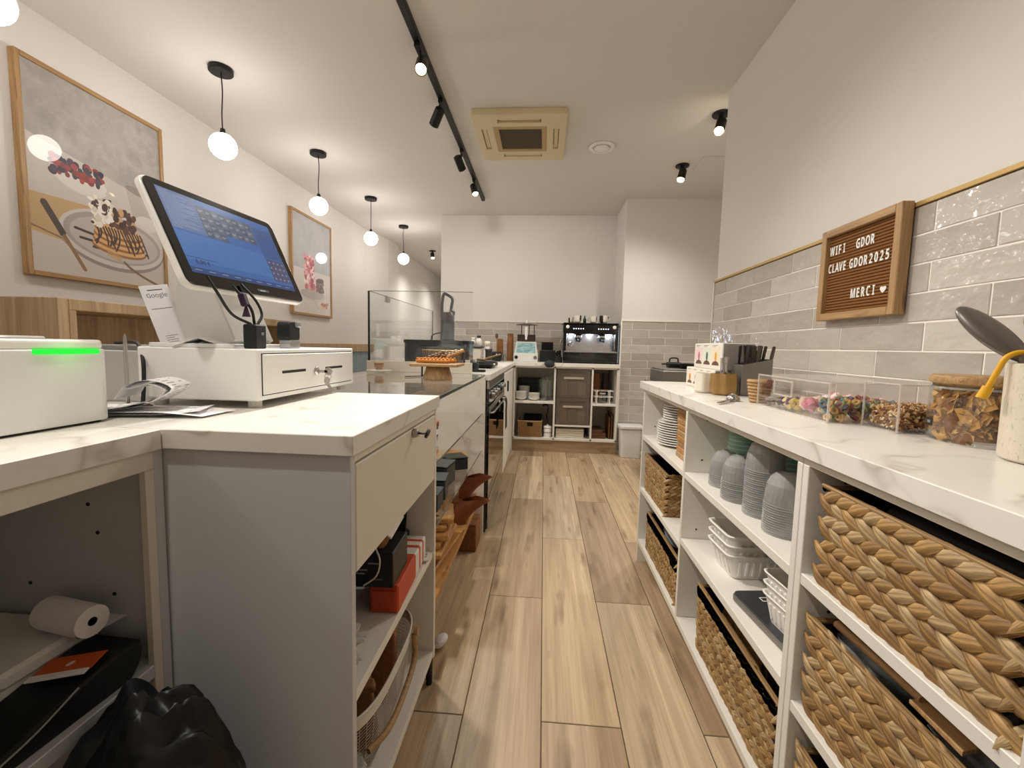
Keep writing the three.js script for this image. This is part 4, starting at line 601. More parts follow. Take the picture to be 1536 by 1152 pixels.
{ // smoked box with dark rim and the grey carafe on it
  const t = thing('smoked_box', 'round-cornered smoked display box with a black rim', 'display box', [-0.66, 0.92, -2.74]);
  const s = rrShape(0.40, 0.26, 0.06), s2 = rrShape(0.392, 0.252, 0.056); s.holes.push(s2); add(t, 'wall', EX(s, 0.165, 0.0005, 1), smokedDark, [0, 0.002, 0], [-PI / 2, 0, 0]);
  add(t, 'lid', EX(rrShape(0.408, 0.268, 0.062), 0.014, 0.003), M(0x17191b, 0.4), [0, 0.169, 0], [-PI / 2, 0, 0]); add(t, 'base', EX(rrShape(0.39, 0.25, 0.056), 0.004, 0.001), M(0x2b2c2d, 0.5), [0, 0.002, 0], [-PI / 2, 0, 0]);
  const c = thing('grey_carafe', 'tall grey carafe with a loop handle on the smoked box', 'carafe', [-0.612, 0.92 + 0.187, -2.74], 0.4);
  add(c, 'body', L([[0, 0.001], [0.042, 0.001], [0.044, 0.006], [0.043, 0.15], [0.038, 0.172], [0.034, 0.175], [0, 0.175]], 28), M(0x6b6c6c, 0.4, { metalness: 0.35 }));
  add(c, 'handle', T([[-0.036, 0.15, 0], [-0.034, 0.24, 0], [-0.022, 0.29, 0], [0.0, 0.283, 0], [0.028, 0.262, 0], [0.024, 0.21, 0], [0.018, 0.175, 0]], 0.0095, 40, 8), M(0x6f7070, 0.45, { metalness: 0.3 })); add(c, 'spout', B(0.03, 0.03, 0.03, 0.006), M(0x5d5e5f, 0.4), [0.03, 0.17, 0]); add(c, 'tag', B(0.012, 0.018, 0.004, 0.001), white, [0.034, 0.19, 0.01], [0, 0, 0.7]);
  single('cable', 'dark cable arching behind the smoked box', 'cable', T([[-0.76, 1.105, -2.9], [-0.75, 1.14, -2.9], [-0.71, 1.155, -2.9], [-0.64, 1.155, -2.9], [-0.6, 1.11, -2.9]], 0.004, 24), M(0x4a4a48, 0.5));
  const jar = thing('small_dark_jar', 'small dark jar with white cap beside the smoked box', 'jar', [-0.43, 0.92, -2.72]); add(jar, 'jar', L([[0, 0.001], [0.024, 0.001], [0.025, 0.05], [0, 0.05]], 20), M(0x2a332e, 0.3)); add(jar, 'cap', L([[0, 0.05], [0.008, 0.05], [0.008, 0.066], [0, 0.067]], 12), white);
  const sl = thing('white_card', 'small upright white price card behind the waffles', 'card', [-0.455, 0.92, -2.60], 0.1); add(sl, 'card', B(0.03, 0.07, 0.003, 0.0006), offWhite, [0, 0.0355, 0]);
}
{ // crepe griddle, spreader, spatula
  const t = thing('crepe_griddle', 'round black crepe griddle on the marble worktop', 'griddle', [-0.545, 0.92, -3.2]);
  add(t, 'body', B(0.38, 0.028, 0.38, 0.006), black, [0, 0.02, 0]); add(t, 'plate', L([[0, 0.034], [0.195, 0.034], [0.2, 0.038], [0.195, 0.048], [0, 0.048]], 40), M(0x0b0b0b, 0.35)); for (const x of [-0.16, 0.16]) for (const z of [-0.16, 0.16]) add(t, 'foot', C(0.012, 0.012, 0.008, 12), black, [x, 0.004, z]); add(t, 'dial', C(0.012, 0.012, 0.012, 14), steel, [0.195, 0.02, 0.1], [0, 0, PI / 2]);
  const s = thing('crepe_spreader', 'pale wooden crepe spreader lying across the griddle', 'spreader', [-0.42, 0.9685, -3.2], 0.5); add(s, 'bar', C(0.008, 0.008, 0.16, 12), oakPale, [-0.04, 0.008, 0], [PI / 2, 0, 0]); add(s, 'handle', C(0.006, 0.007, 0.16, 12), oakPale, [0.035, 0.026, 0], [0, 0, -PI / 2 + 0.28]);
  const p = thing('black_spatula', 'black handled crepe spatula on the worktop edge', 'spatula', [-0.395, 0.92, -2.60], 0.08); add(p, 'handle', B(0.10, 0.014, 0.022, 0.005), black, [0.0, 0.008, 0]); add(p, 'blade', B(0.2, 0.0015, 0.03, 0.0004), steel, [-0.14, 0.004, 0]);
}
// ---------------------------------------------------------------- back counter
const FZ = -4.43;
{ const o = thing('back_worktop', 'pale worktop along the back wall under the coffee machine', 'worktop', [0, 0.882, -4.7]); slab(o, 'top', -1.19, 0.762, 0.882, 0.92, -5.03, -4.415, marble, 0.0015); }
{
  const t = thing('back_shelf_unit', 'white open shelf unit below the coffee machine', 'shelf unit', [0.23, 0, -4.7]);
  for (const [a, b] of [[-0.302, -0.284], [0.112, 0.130], [0.489, 0.507], [0.740, 0.758]]) slab(t, 'upright', a, b, 0.13, 0.882, -5.0, FZ, laminate);
  slab(t, 'bottom_panel', -0.302, 0.758, 0.125, 0.148, -5.0, FZ, laminate); slab(t, 'back_panel', -0.302, 0.758, 0.13, 0.882, -5.015, -5.0, laminate); slab(t, 'top_panel', -0.302, 0.758, 0.866, 0.882, -5.0, FZ, laminate);
  slab(t, 'shelf', -0.284, 0.112, 0.502, 0.522, -4.99, FZ + 0.003, laminate); slab(t, 'shelf', 0.507, 0.740, 0.495, 0.515, -4.99, FZ + 0.003, laminate); slab(t, 'shelf', 0.130, 0.489, 0.272, 0.288, -4.99, FZ + 0.003, laminate);
  slab(t, 'toe_kick', -0.302, 0.758, 0, 0.125, -4.99, -4.445, kickMat, 0.001, true);
  const cs = thing('corner_cupboard', 'white corner cupboard behind the crepe counter', 'cabinet', [-0.75, 0, -4.7]); slab(cs, 'carcass', -1.19, -0.304, 0, 0.88, -5.02, -4.44, laminate);
}
{ // crockery, top left compartment
  const y = 0.522;
  const bowl = L([[0, 0.002], [0.03, 0.002], [0.055, 0.02], [0.062, 0.036], [0.060, 0.036], [0.05, 0.02], [0, 0.006]], 26);
  const spots = [[-0.225, -4.53, 5, 'by the left upright'], [-0.09, -4.52, 4, 'beside the stacked glasses'], [-0.2, -4.70, 8, 'behind the front stacks']];
  for (const [x, z, n, w] of spots) for (let i = 0; i < n; i++) single('white_bowl', nth(i, n) + ' white bowl of the stack ' + w, 'bowl', bowl, whiteGloss, [x, y + 0.0005 + i * 0.0135, z], null, 'stacked bowls ' + w);
  const gl = L([[0, 0.002], [0.027, 0.002], [0.036, 0.105], [0.0345, 0.105], [0.026, 0.006], [0, 0.006]], 22);
  for (const [x, z, n, w] of [[0.02, -4.53, 5, 'in the front stack'], [0.07, -4.60, 5, 'next to the upright'], [-0.02, -4.72, 4, 'at the back']]) for (let i = 0; i < n; i++) single('drinking_glass', nth(i, n) + ' clear drinking glass stacked ' + w, 'glass', gl, glass, [x, y + 0.0005 + i * 0.035, z], null, 'stacked glasses ' + w);
  const s = thing('dark_crate', 'dark crate at the back of the crockery shelf', 'crate', [-0.12, y, -4.88]); add(s, 'crate', B(0.28, 0.2, 0.16, 0.004), M(0x2b2c2a, 0.6), [0, 0.1, 0]); add(s, 'rim', B(0.29, 0.014, 0.17, 0.004), M(0x222220, 0.6), [0, 0.205, 0]);
}
function smokedBin(y0, y1, label, fill) {
  const t = thing('smoked_bin', label, 'storage bin', [0.3095, y0, -4.62]); const w = 0.335, h = y1 - y0, d = 0.34;
  const s = rrShape(w, h, 0.015); s.holes.push(rrShape(w - 0.012, h - 0.012, 0.012)); add(t, 'shell', EX(s, d, 0.001, 1), smoked, [0, h / 2, -d / 2]);
  add(t, 'front_frame', (() => { const a = rrShape(w, h, 0.015); a.holes.push(rrShape(w - 0.07, h - 0.06, 0.008)); return EX(a, 0.008, 0.003); })(), smoked, [0, h / 2, d / 2]); add(t, 'front_panel', B(w - 0.066, h - 0.056, 0.004, 0.001), smoked, [0, h / 2, d / 2 + 0.001]); add(t, 'grip', B(0.2, 0.022, 0.008, 0.003), M(0xb7a999, 0.3), [0, h * 0.68, d / 2 + 0.008]);
  const c = thing(fill[0], fill[1], fill[2], [0.3095, y0 + 0.008, -4.62]); for (let i = 0; i < 3; i++) add(c, 'pack', B(0.085, h * 0.62 - i * 0.02, 0.2, 0.01), [M(0xd9c9b0, 0.8), M(0xb3a496, 0.8), M(0xe6ded4, 0.8)][i], [-0.095 + i * 0.095, (h * 0.62 - i * 0.02) / 2, 0.03]);
}
smokedBin(0.572, 0.862, 'smoked plastic bin, upper of the two', ['coffee_packs', 'beige coffee packs inside the upper smoked bin', 'packs']); smokedBin(0.2895, 0.565, 'smoked plastic bin, lower of the two', ['paper_packs', 'pale paper packs inside the lower smoked bin', 'packs']);
{ const t = thing('white_tray_stack', 'flat pale trays on the bottom below the smoked bins', 'trays', [0.30, 0.148, -4.62]); for (let i = 0; i < 4; i++) add(t, 'tray', B(0.29 - 0.004 * (i % 2), 0.022, 0.30, 0.004), offWhite, [-0.01, 0.012 + i * 0.0235, 0]); }
{ // right compartments
  const y = 0.515; const cs = thing('kraft_cup_stack', 'brown paper cup stack inside the right compartment', 'cups', [0.565, y, -4.66]); for (let i = 0; i < 7; i++) add(cs, 'cup', L([[0.026, 0], [0.036, 0.09], [0.038, 0.092], [0.036, 0.095]], 18), kraft, [0, i * 0.034 + 0.001, 0]);
  const cb = thing('dark_cup_stack', 'dark cup stack beside the brown cups in the right compartment', 'cups', [0.665, y, -4.72]); for (let i = 0; i < 7; i++) add(cb, 'cup', L([[0.028, 0], [0.038, 0.09], [0.04, 0.094]], 18), M(0x3a302a, 0.5), [0, i * 0.034 + 0.001, 0]);
  const r = thing('white_wire_rack', 'white wire rack with a wooden grip', 'rack', [0.622, y, -4.52]); const bars = []; for (const yy of [0.07, 0.13]) bars.push(xf(B(0.2, 0.007, 0.007, 0.002), [0, yy, 0.05]), xf(B(0.2, 0.007, 0.007, 0.002), [0, yy, -0.05])); for (const x of [-0.07, 0.06]) for (const z of [0.05, -0.05]) bars.push(xf(B(0.009, 0.132, 0.009, 0.002), [x, 0.067, z])); add(r, 'frame', merge(bars), white); add(r, 'grip', B(0.09, 0.01, 0.016, 0.003), oakFrame, [-0.01, 0.138, 0.05]);
  const j = thing('glass_jar', 'clear glass jar inside the white wire rack', 'jar', [0.615, y, -4.52]); add(j, 'jar', L([[0, 0.002], [0.036, 0.002], [0.042, 0.01], [0.042, 0.06], [0.03, 0.08], [0.03, 0.095], [0.028, 0.095], [0.028, 0.08], [0.039, 0.058], [0.039, 0.01], [0, 0.006]], 26), glass); add(j, 'lid', L([[0, 0.095], [0.031, 0.095], [0.031, 0.106], [0, 0.108]], 20), whiteGloss);
  for (let i = 0; i < 3; i++) { const b = thing('wooden_tray', ['lowest wooden tray in the right compartment', 'middle wooden tray in the right compartment', 'short upper wooden tray in the right compartment'][i], 'tray', [0.585 - (i === 2 ? 0.01 : 0), 0.148 + i * 0.03, -4.62], 0, 'wooden trays'); add(b, 'tray', B(i === 2 ? 0.11 : 0.15, 0.028, 0.25, 0.003, i, 0), oakDark, [0, 0.0145, 0]); }
  const ub = thing('upright_board', 'two dark boards standing upright in the right compartment', 'boards', [0.705, 0.148, -4.62]); for (let i = 0; i < 2; i++) add(ub, 'board', B(0.014, 0.26 - i * 0.03, 0.26, 0.003, i, 0), oakDark, [0.012 - i * 0.024, 0.13 - i * 0.015, 0]);
}
// ---------------------------------------------------------------- on the back worktop
const BY = 0.92;
{
  const t = thing('coffee_machine', 'black two-group espresso machine with a steel front', 'coffee machine', [0.47, BY, -4.70]);
  add(t, 'base', B(0.55, 0.10, 0.42, 0.008), blackGloss, [0, 0.062, 0]); for (const x of [-0.24, 0.24]) for (const z of [-0.17, 0.17]) add(t, 'foot', C(0.02, 0.018, 0.014, 14), black, [x, 0.007, z]);
  add(t, 'side', B(0.03, 0.26, 0.40, 0.006), blackGloss, [-0.262, 0.24, 0]); add(t, 'side', B(0.03, 0.26, 0.40, 0.006), blackGloss, [0.262, 0.24, 0]);
  add(t, 'side_trim', B(0.005, 0.36, 0.41, 0.002), M(0xcfe2ee, 0.25), [0.2795, 0.19, 0], null, 'pale edge panel');
  add(t, 'back_plate', B(0.49, 0.22, 0.01, 0.001), M(0xc9c4be, 0.22, { metalness: 0.85 }), [0, 0.22, 0.05]); add(t, 'rear_body', B(0.495, 0.30, 0.22, 0.004), black, [0, 0.26, -0.07]);
  add(t, 'drip_tray', B(0.53, 0.014, 0.20, 0.003), steel, [0, 0.119, 0.125]);
  const hd = add(t, 'head_panel', B(0.56, 0.105, 0.22, 0.012), blackGloss, [0, 0.352, 0.09]); add(t, 'cup_rail', B(0.56, 0.012, 0.40, 0.004), black, [0, 0.406, 0]);
  const led = new THREE.MeshStandardMaterial({ color: 0xffffff, emissive: 0xcfe0ff, emissiveIntensity: 3 });
  for (const s of [-1, 1]) { for (let i = 0; i < 5; i++) add(hd, 'button', C(0.0055, 0.0055, 0.003, 12), led, [s * 0.125 - 0.048 + i * 0.024, 0.0, 0.111], [PI / 2, 0, 0]); add(hd, 'dial', L([[0, 0], [0.017, 0], [0.018, 0.006], [0, 0.008]], 20), whiteGloss, [s * 0.235, 0.018, 0.109], [PI / 2, 0, 0]);
    const gr = add(t, 'group_head', L([[0, 0], [0.036, 0], [0.036, -0.03], [0.03, -0.045], [0, -0.045]], 22), chrome, [s * 0.12, 0.30, 0.13]); add(gr, 'portafilter', merge([xf(C(0.034, 0.03, 0.022, 20), [0, -0.055, 0]), T([[0, -0.055, 0.03], [0, -0.06, 0.08], [0, -0.075, 0.14]], 0.011, 14, 8), xf(B(0.04, 0.012, 0.014, 0.004), [0, -0.072, 0.0])]), black); add(gr, 'spout', T([[-0.014, -0.072, 0], [-0.014, -0.09, 0.004]], 0.005, 6, 8), chrome); }
  for (const x of [-0.2, 0, 0.2]) { add(t, 'work_light', B(0.07, 0.004, 0.03, 0.001), led, [x, 0.297, 0.09]); const l = new THREE.PointLight(0xd6e4ff, 0.09, 0, 2); l.name = 'work_lamp'; l.position.set(x, 0.285, 0.09); l.shadow.radius = 1; l.castShadow = true; t.add(l); }
  for (const s of [-1, 1]) add(t, 'steam_wand', T([[s * 0.225, 0.30, 0.16], [s * 0.232, 0.24, 0.18], [s * 0.25, 0.15, 0.19]], 0.005, 14, 8), chrome);
  add(t, 'gauge', L([[0, 0], [0.028, 0], [0.03, 0.004], [0.026, 0.010], [0, 0.010]], 24), chrome, [-0.195, 0.19, 0.056], [PI / 2, 0, 0]); add(t, 'water_tap', T([[-0.282, 0.25, 0.14], [-0.30, 0.22, 0.15], [-0.315, 0.15, 0.15]], 0.005, 12, 8), steel);
}
{ // dappled mugs on the machine
  const mt = tex(128, 64, (u, v) => { const n = fbm(u, v, 7, 4, 2); return n > 0.62 ? [26, 22, 20] : [236, 229, 216]; }); const mm = MP(0xffffff, 0.3, { map: mt, clearcoat: 0.4 });
  const mug = (x, z, s, turn, lab) => { const t = thing('spotted_mug', lab, 'mug', [x, BY + 0.4125, z], turn, 'spotted mugs on the coffee machine'); add(t, 'cup', L([[0, 0.002], [0.03 * s, 0.002], [0.038 * s, 0.02 * s], [0.04 * s, 0.075 * s], [0.037 * s, 0.075 * s], [0.034 * s, 0.02 * s], [0, 0.008]], 26), mm); add(t, 'handle', xf(new THREE.TorusGeometry(0.022 * s, 0.005 * s, 8, 18, PI), [0.039 * s, 0.042 * s, 0], [0, 0, -PI / 2]), mm); };
  mug(0.335, -4.56, 1, 2.6, 'spotted white mug at the left of the machine top'); mug(0.495, -4.56, 0.9, 2.9, 'smaller spotted mug in the middle of the machine top'); mug(0.60, -4.58, 1.05, 0.2, 'large spotted mug at the right of the machine top'); mug(0.60, -4.70, 1.0, 1.2, 'spotted mug behind the large one'); mug(0.27, -4.60, 0.7, 0, 'small pale mug at the machine edge');
  single('dark_bottle', 'small dark glass bottle between the mugs', 'bottle', L([[0, 0.001], [0.016, 0.001], [0.017, 0.04], [0.007, 0.055], [0.007, 0.075], [0, 0.075]], 18), M(0x1d2420, 0.15), [0.41, BY + 0.4125, -4.58]);
}
{ // drink dispenser
  const t = thing('drink_dispenser', 'drink dispenser with dark tea and a blue printed base', 'dispenser', [-0.19, BY, -4.70]);
  const bt = canvasTex(256, 160, (g, w, h) => { g.fillStyle = '#98c2c8'; g.fillRect(0, 0, w, h); for (let i = 0; i < 60; i++) { g.fillStyle = `rgba(${rnd() < 0.5 ? '214,232,232' : '70,140,156'},.35)`; g.beginPath(); g.ellipse(rnd() * w, rnd() * h, rr(8, 40), rr(4, 12), -0.2, 0, 7); g.fill(); } });
  add(t, 'base', EX(poly([[-0.122, 0], [0.122, 0], [0.122, 0.075], [-0.122, 0.075]]), 0.2, 0.006), plasticWhite, [0, 0.006, -0.11]); add(t, 'cover', EX(poly([[-0.118, 0], [0.118, 0], [0.10, 0.12], [-0.10, 0.12]]), 0.14, 0.006), plasticWhite, [0, 0.085, -0.09]);
  const pn = new THREE.Shape(); pn.moveTo(-0.104, 0); pn.lineTo(0.104, 0); pn.lineTo(0.092, 0.105); pn.lineTo(-0.092, 0.105); const pg = new THREE.ShapeGeometry(pn), pu = pg.attributes.uv, pp = pg.attributes.position; for (let i = 0; i < pu.count; i++) pu.setXY(i, pp.getX(i) / 0.208 + 0.5, pp.getY(i) / 0.105); add(t, 'printed_panel', pg, M(0xffffff, 0.4, { map: bt }), [0, 0.09, 0.0572], null, 'blue printed front panel');
  add(t, 'tank', EX((() => { const s = rrShape(0.2, 0.17, 0.02); s.holes.push(rrShape(0.194, 0.164, 0.018)); return s; })(), 0.172, 0.0005, 1), acrylic, [0, 0.213, -0.02], [-PI / 2, 0, 0]); add(t, 'tea', EX(rrShape(0.19, 0.16, 0.018), 0.07, 0.0005, 1), MP(0x2a0f08, 0.08, { clearcoat: 0.5 }), [0, 0.214, -0.02], [-PI / 2, 0, 0]);
  for (const x of [-0.055, 0.025, 0.08]) add(t, 'paddle', B(0.01, 0.1, 0.012, 0.002), M(0x4a2718, 0.4), [x, 0.335, -0.02]); add(t, 'lid', L([[0, 0.022], [0.03, 0.02], [0.115, 0.004], [0.12, 0], [0, 0]], 28), M(0x4a3024, 0.4), [0, 0.387, -0.02]); add(t, 'lid_knob', C(0.015, 0.017, 0.034, 16), white, [0.0, 0.424, -0.02]);
  add(t, 'tap', merge([xf(B(0.03, 0.10, 0.03, 0.006), [0, 0.315, 0.08]), xf(B(0.022, 0.05, 0.03, 0.005), [0, 0.255, 0.085]), xf(B(0.02, 0.02, 0.05, 0.003), [0, 0.35, 0.06])]), white); for (const x of [-0.1, 0.1]) add(t, 'switch', C(0.018, 0.018, 0.01, 16), x < 0 ? black : steelDull, [x, 0.045, 0.1], [PI / 2, 0, 0]);
}
{
  const t = thing('black_stand_box', 'black box with an upright black chalk card', 'box', [0.04, BY, -4.70]); add(t, 'box', B(0.165, 0.118, 0.13, 0.004), black, [0, 0.0595, 0]); add(t, 'rim', B(0.17, 0.006, 0.135, 0.002), M(0x4a4642, 0.5), [0, 0.1215, 0]); add(t, 'card', B(0.125, 0.085, 0.006, 0.001), blackCloth, [-0.005, 0.168, 0.0]); add(t, 'card_edge', B(0.132, 0.004, 0.008, 0.001), oakPale, [-0.005, 0.2125, 0]);
  const g = new THREE.SphereGeometry(1, 24, 16), p = g.attributes.position; for (let i = 0; i < p.count; i++) { const n = 1 + 0.3 * (PERM[(i * 53) & 65535] - 0.5); p.setXYZ(i, p.getX(i) * n, p.getY(i) * n, p.getZ(i) * n); } g.computeVertexNormals(); const r = single('grey_rag', 'dark grey rag hanging over the back worktop edge', 'rag', g, M(0x3c3d42, 0.95), [0.06, 0.912, -4.415]); r.scale.set(0.05, 0.035, 0.018); r.position.z = -4.396;
  const k = (x, z, h, r2, lab) => { const c = thing('kraft_cup_stack', lab, 'cups', [x, BY, z]); const n = Math.round((h - 0.09) / 0.02); for (let i = 0; i <= n; i++) add(c, 'cup', L([[r2 * 1.15, 0], [r2, 0.088], [r2 * 1.12, 0], [r2 * 1.2, -0.003]].map(q => [q[0], q[1] + 0.004]), 18), kraft, [0, i * 0.02, 0]); add(c, 'top_cap', C(r2 * 0.98, r2, 0.003, 18), kraft, [0, n * 0.02 + 0.0915, 0]); };
  k(-0.365, -4.72, 0.28, 0.031, 'tall stack of upturned brown paper cups'); k(-0.475, -4.72, 0.22, 0.031, 'shorter stack of upturned brown paper cups');
  const m = thing('steel_jug', 'small steel milk jug beside the paper cups', 'jug', [-0.42, BY, -4.60]); add(m, 'jug', L([[0, 0.001], [0.026, 0.001], [0.028, 0.01], [0.02, 0.06], [0.022, 0.075], [0.02, 0.075], [0.018, 0.06], [0, 0.006]], 22), steel); add(m, 'handle', T([[-0.02, 0.065, 0], [-0.045, 0.055, 0], [-0.04, 0.02, 0], [-0.026, 0.015, 0]], 0.003, 14, 6), steel);
  const b = thing('black_toaster', 'black boxy toaster on the worktop corner', 'toaster', [-0.50, BY, -4.44], 0); add(b, 'body', B(0.145, 0.095, 0.13, 0.012), black, [0, 0.052, 0]); add(b, 'slot', B(0.1, 0.004, 0.03, 0.001), M(0x4a4846, 0.5), [0, 0.0995, 0]); add(b, 'lever', C(0.005, 0.005, 0.014, 10), white, [0.025, 0.075, 0.07], [PI / 2, 0, 0]);
  const bl = thing('blender', 'cream blender base with a dark band on the crepe counter', 'blender', [-0.62, BY, -3.95]); add(bl, 'base', B(0.10, 0.13, 0.12, 0.006), M(0xcdc6bb, 0.4), [0, 0.068, 0]); add(bl, 'band', B(0.13, 0.02, 0.13, 0.006), M(0x211e1c, 0.5), [0, 0.144, 0]); add(bl, 'foot', B(0.104, 0.006, 0.124, 0.002), black, [0, 0.003, 0]);
  const bt = (x, z, y0, h, r, lab, cap) => { const t2 = thing('white_bottle', lab, 'bottle', [x, y0, z]); add(t2, 'body', L([[0, 0.001], [r, 0.001], [r, h * 0.55], [r * 0.6, h * 0.72], [r * 0.6, h * 0.8], [0, h * 0.8]], 20), whiteGloss); add(t2, 'cap', L([[0, h * 0.8], [r * 0.75, h * 0.8], [r * 0.7, h], [0, h]], 16), cap); };
  bt(-0.645, -3.95, BY + 0.1545, 0.075, 0.022, 'small white bottle with a white cap on the blender', white); bt(-0.592, -3.95, BY + 0.1545, 0.095, 0.026, 'white bottle with a dark blue cap on the blender', M(0x14162a, 0.4)); bt(-0.535, -4.12, BY, 0.20, 0.035, 'tall cream bottle behind the dark grinder', offWhite);
  const gr = thing('dark_grinder', 'dark narrow grinder between blender and toaster', 'grinder', [-0.508, BY, -4.0]); add(gr, 'body', L([[0, 0.001], [0.03, 0.001], [0.03, 0.11], [0.034, 0.112], [0.036, 0.13], [0, 0.132]], 20), M(0x2b2320, 0.4));
  const u = thing('wooden_spoon', 'wooden spoon standing upright in the cream bottle neck', 'spoon', [-0.50, BY, -4.5]); add(u, 'handle', C(0.004, 0.004, 0.20, 8), oakPale, [0.0, 0.15, -0.1]); add(u, 'bowl', xf(S(0.02, 14, 10), [0, 0.262, -0.1], [0, 0, 0], [0.8, 1.4, 0.4]), M(0x6b4636, 0.6)); u.userData.label = 'long spoon leaning behind the toaster'; add(u, 'holder', L([[0, 0.001], [0.03, 0.001], [0.032, 0.09], [0.03, 0.09], [0.028, 0.004], [0, 0.004]], 18), offWhite, [0, 0, -0.1]);
  const wires = thing('cable_tangle', 'tangle of black hoses beside the coffee machine', 'cables', [0.155, BY, -4.66]); for (let i = 0; i < 5; i++) add(wires, 'hose', T([[rr(-0.02, 0.02), 0.008, 0.1], [rr(-0.04, 0.0), rr(0.04, 0.1), rr(0, 0.08)], [rr(-0.02, 0.03), rr(0.06, 0.14), rr(-0.04, 0.04)], [rr(0, 0.03), 0.01, -0.08]], 0.006, 24, 6), black);
  const dd = thing('black_knock_box', 'low black knock box at the foot of the coffee machine', 'box', [0.155, BY, -4.53]); add(dd, 'box', C(0.035, 0.035, 0.06, 18), black, [0, 0.031, 0]);
}
{ // waste bin
  const t = thing('waste_bin', 'white plastic waste bin with a domed lid', 'bin', [0.885, 0, -4.385]); const g = EX(rrShape(0.205, 0.135, 0.025), 0.275, 0.004, 2), p = g.attributes.position; for (let i = 0; i < p.count; i++) { const f = 0.9 + 0.1 * (p.getZ(i) / 0.275); p.setX(i, p.getX(i) * f); p.setY(i, p.getY(i) * f); } g.computeVertexNormals(); add(t, 'body', g, plasticWhite, [0, 0.005, 0], [-PI / 2, 0, 0]); add(t, 'lid', EX(rrShape(0.218, 0.148, 0.03), 0.012, 0.012, 4), plasticWhite, [0, 0.30, 0], [-PI / 2, 0, 0]);
}
{ // alcove worktable with grill
  const t = thing('steel_table', 'stainless steel work table in the alcove', 'table', [1.2, 0, -3.62]); add(t, 'top', B(0.62, 0.03, 0.56, 0.003), steelDull, [0, 0.80, 0]); add(t, 'apron', B(0.60, 0.09, 0.02, 0.002), steelDull, [0, 0.74, 0.26]); for (const x of [-0.28, 0.28]) for (const z of [-0.25, 0.25]) add(t, 'leg', B(0.035, 0.785, 0.035, 0.003), steelDull, [x, 0.3925, z]);
  const g = thing('contact_grill', 'grey steel grill with a black pan handle in the alcove', 'grill', [1.12, 0.815, -3.6]); add(g, 'body', B(0.42, 0.10, 0.40, 0.006), steelDull, [0, 0.055, 0]); add(g, 'plate', B(0.40, 0.012, 0.38, 0.003), steelDull, [0, 0.111, 0]); for (const x of [-0.18, 0.18]) add(g, 'foot', C(0.014, 0.014, 0.01, 10), black, [x, 0.004, 0.17]);
  const p = thing('black_pan', 'black frying pan resting on the grill', 'pan', [1.20, 0.9325, -3.58], 0.1); add(p, 'pan', L([[0, 0.002], [0.10, 0.002], [0.118, 0.04], [0.114, 0.04], [0.098, 0.007], [0, 0.007]], 32), black); add(p, 'handle', B(0.16, 0.012, 0.024, 0.004), black, [-0.19, 0.035, 0.02]);
  const k = thing('black_press', 'black grill press beside the pan', 'press', [1.08, 0.9325, -3.72]); add(k, 'block', B(0.1, 0.045, 0.09, 0.006), black, [0, 0.024, 0]); add(k, 'grip', T([[-0.035, 0.045, 0], [-0.03, 0.075, 0], [0.03, 0.075, 0], [0.035, 0.045, 0]], 0.006, 16, 8), black);
}
// ---------------------------------------------------------------- right counter
const RX = 0.503, RY = 0.92;
{ const o = thing('right_worktop', 'long pale marble-look worktop along the tiled wall', 'worktop', [0.75, 0.885, -0.95]); slab(o, 'top', RX - 0.012, 0.992, 0.884, RY, -2.245, 0.35, marble, 0.0015); }
function openUnit(name, label, z0, z1, divs, rows) {      // rows: per compartment list of shelf top heights
  const t = thing(name, label, 'shelf unit', [0.75, 0, (z0 + z1) / 2]), th = 0.018;
  slab(t, 'side_panel', RX, 0.985, 0, 0.868, z0, z0 + th, laminate); slab(t, 'side_panel', RX, 0.985, 0, 0.868, z1 - th, z1, laminate);
  slab(t, 'back_panel', 0.975, 0.985, 0.1, 0.868, z0 + th, z1 - th, laminate); slab(t, 'top_panel', RX, 0.985, 0.868, 0.884, z0, z1, laminateEdge);
  slab(t, 'bottom_panel', RX, 0.975, 0.100, 0.122, z0 + th, z1 - th, laminate); slab(t, 'toe_kick', RX + 0.045, RX + 0.063, 0, 0.1, z0 + th, z1 - th, kickMat, 0.001, true);
  const e = [z0 + th, ...divs.flatMap(d => [d - th / 2, d + th / 2]), z1 - th]; divs.forEach(d => slab(t, 'divider', RX, 0.975, 0.122, 0.868, d - th / 2, d + th / 2, laminate));
  for (let i = 0; i < e.length; i += 2) for (const y of rows[i / 2]) slab(t, 'shelf', RX + 0.001, 0.975, y - 0.022, y, e[i], e[i + 1], laminate);
  for (let i = 0; i < e.length; i += 2) for (const [x, y] of [[0.56, 0.70], [0.56, 0.585], [0.555, 0.45], [0.57, 0.84]]) add(t, 'pin_hole', C(0.0032, 0.0032, 0.001, 8), black, [x - 0.75, y, e[i] - (z0 + z1) / 2 + 0.0006], [PI / 2, 0, 0]);
}
openUnit('shelf_unit', 'white open shelf unit with plates, lids and white trays', -2.20, -0.861, [-1.545], [[0.655, 0.39], [0.655, 0.415]]);
openUnit('shelf_unit', 'white open shelf unit with the two large baskets', -0.859, 0.32, [-0.445], [[0.66, 0.40], [0.66, 0.40]]);
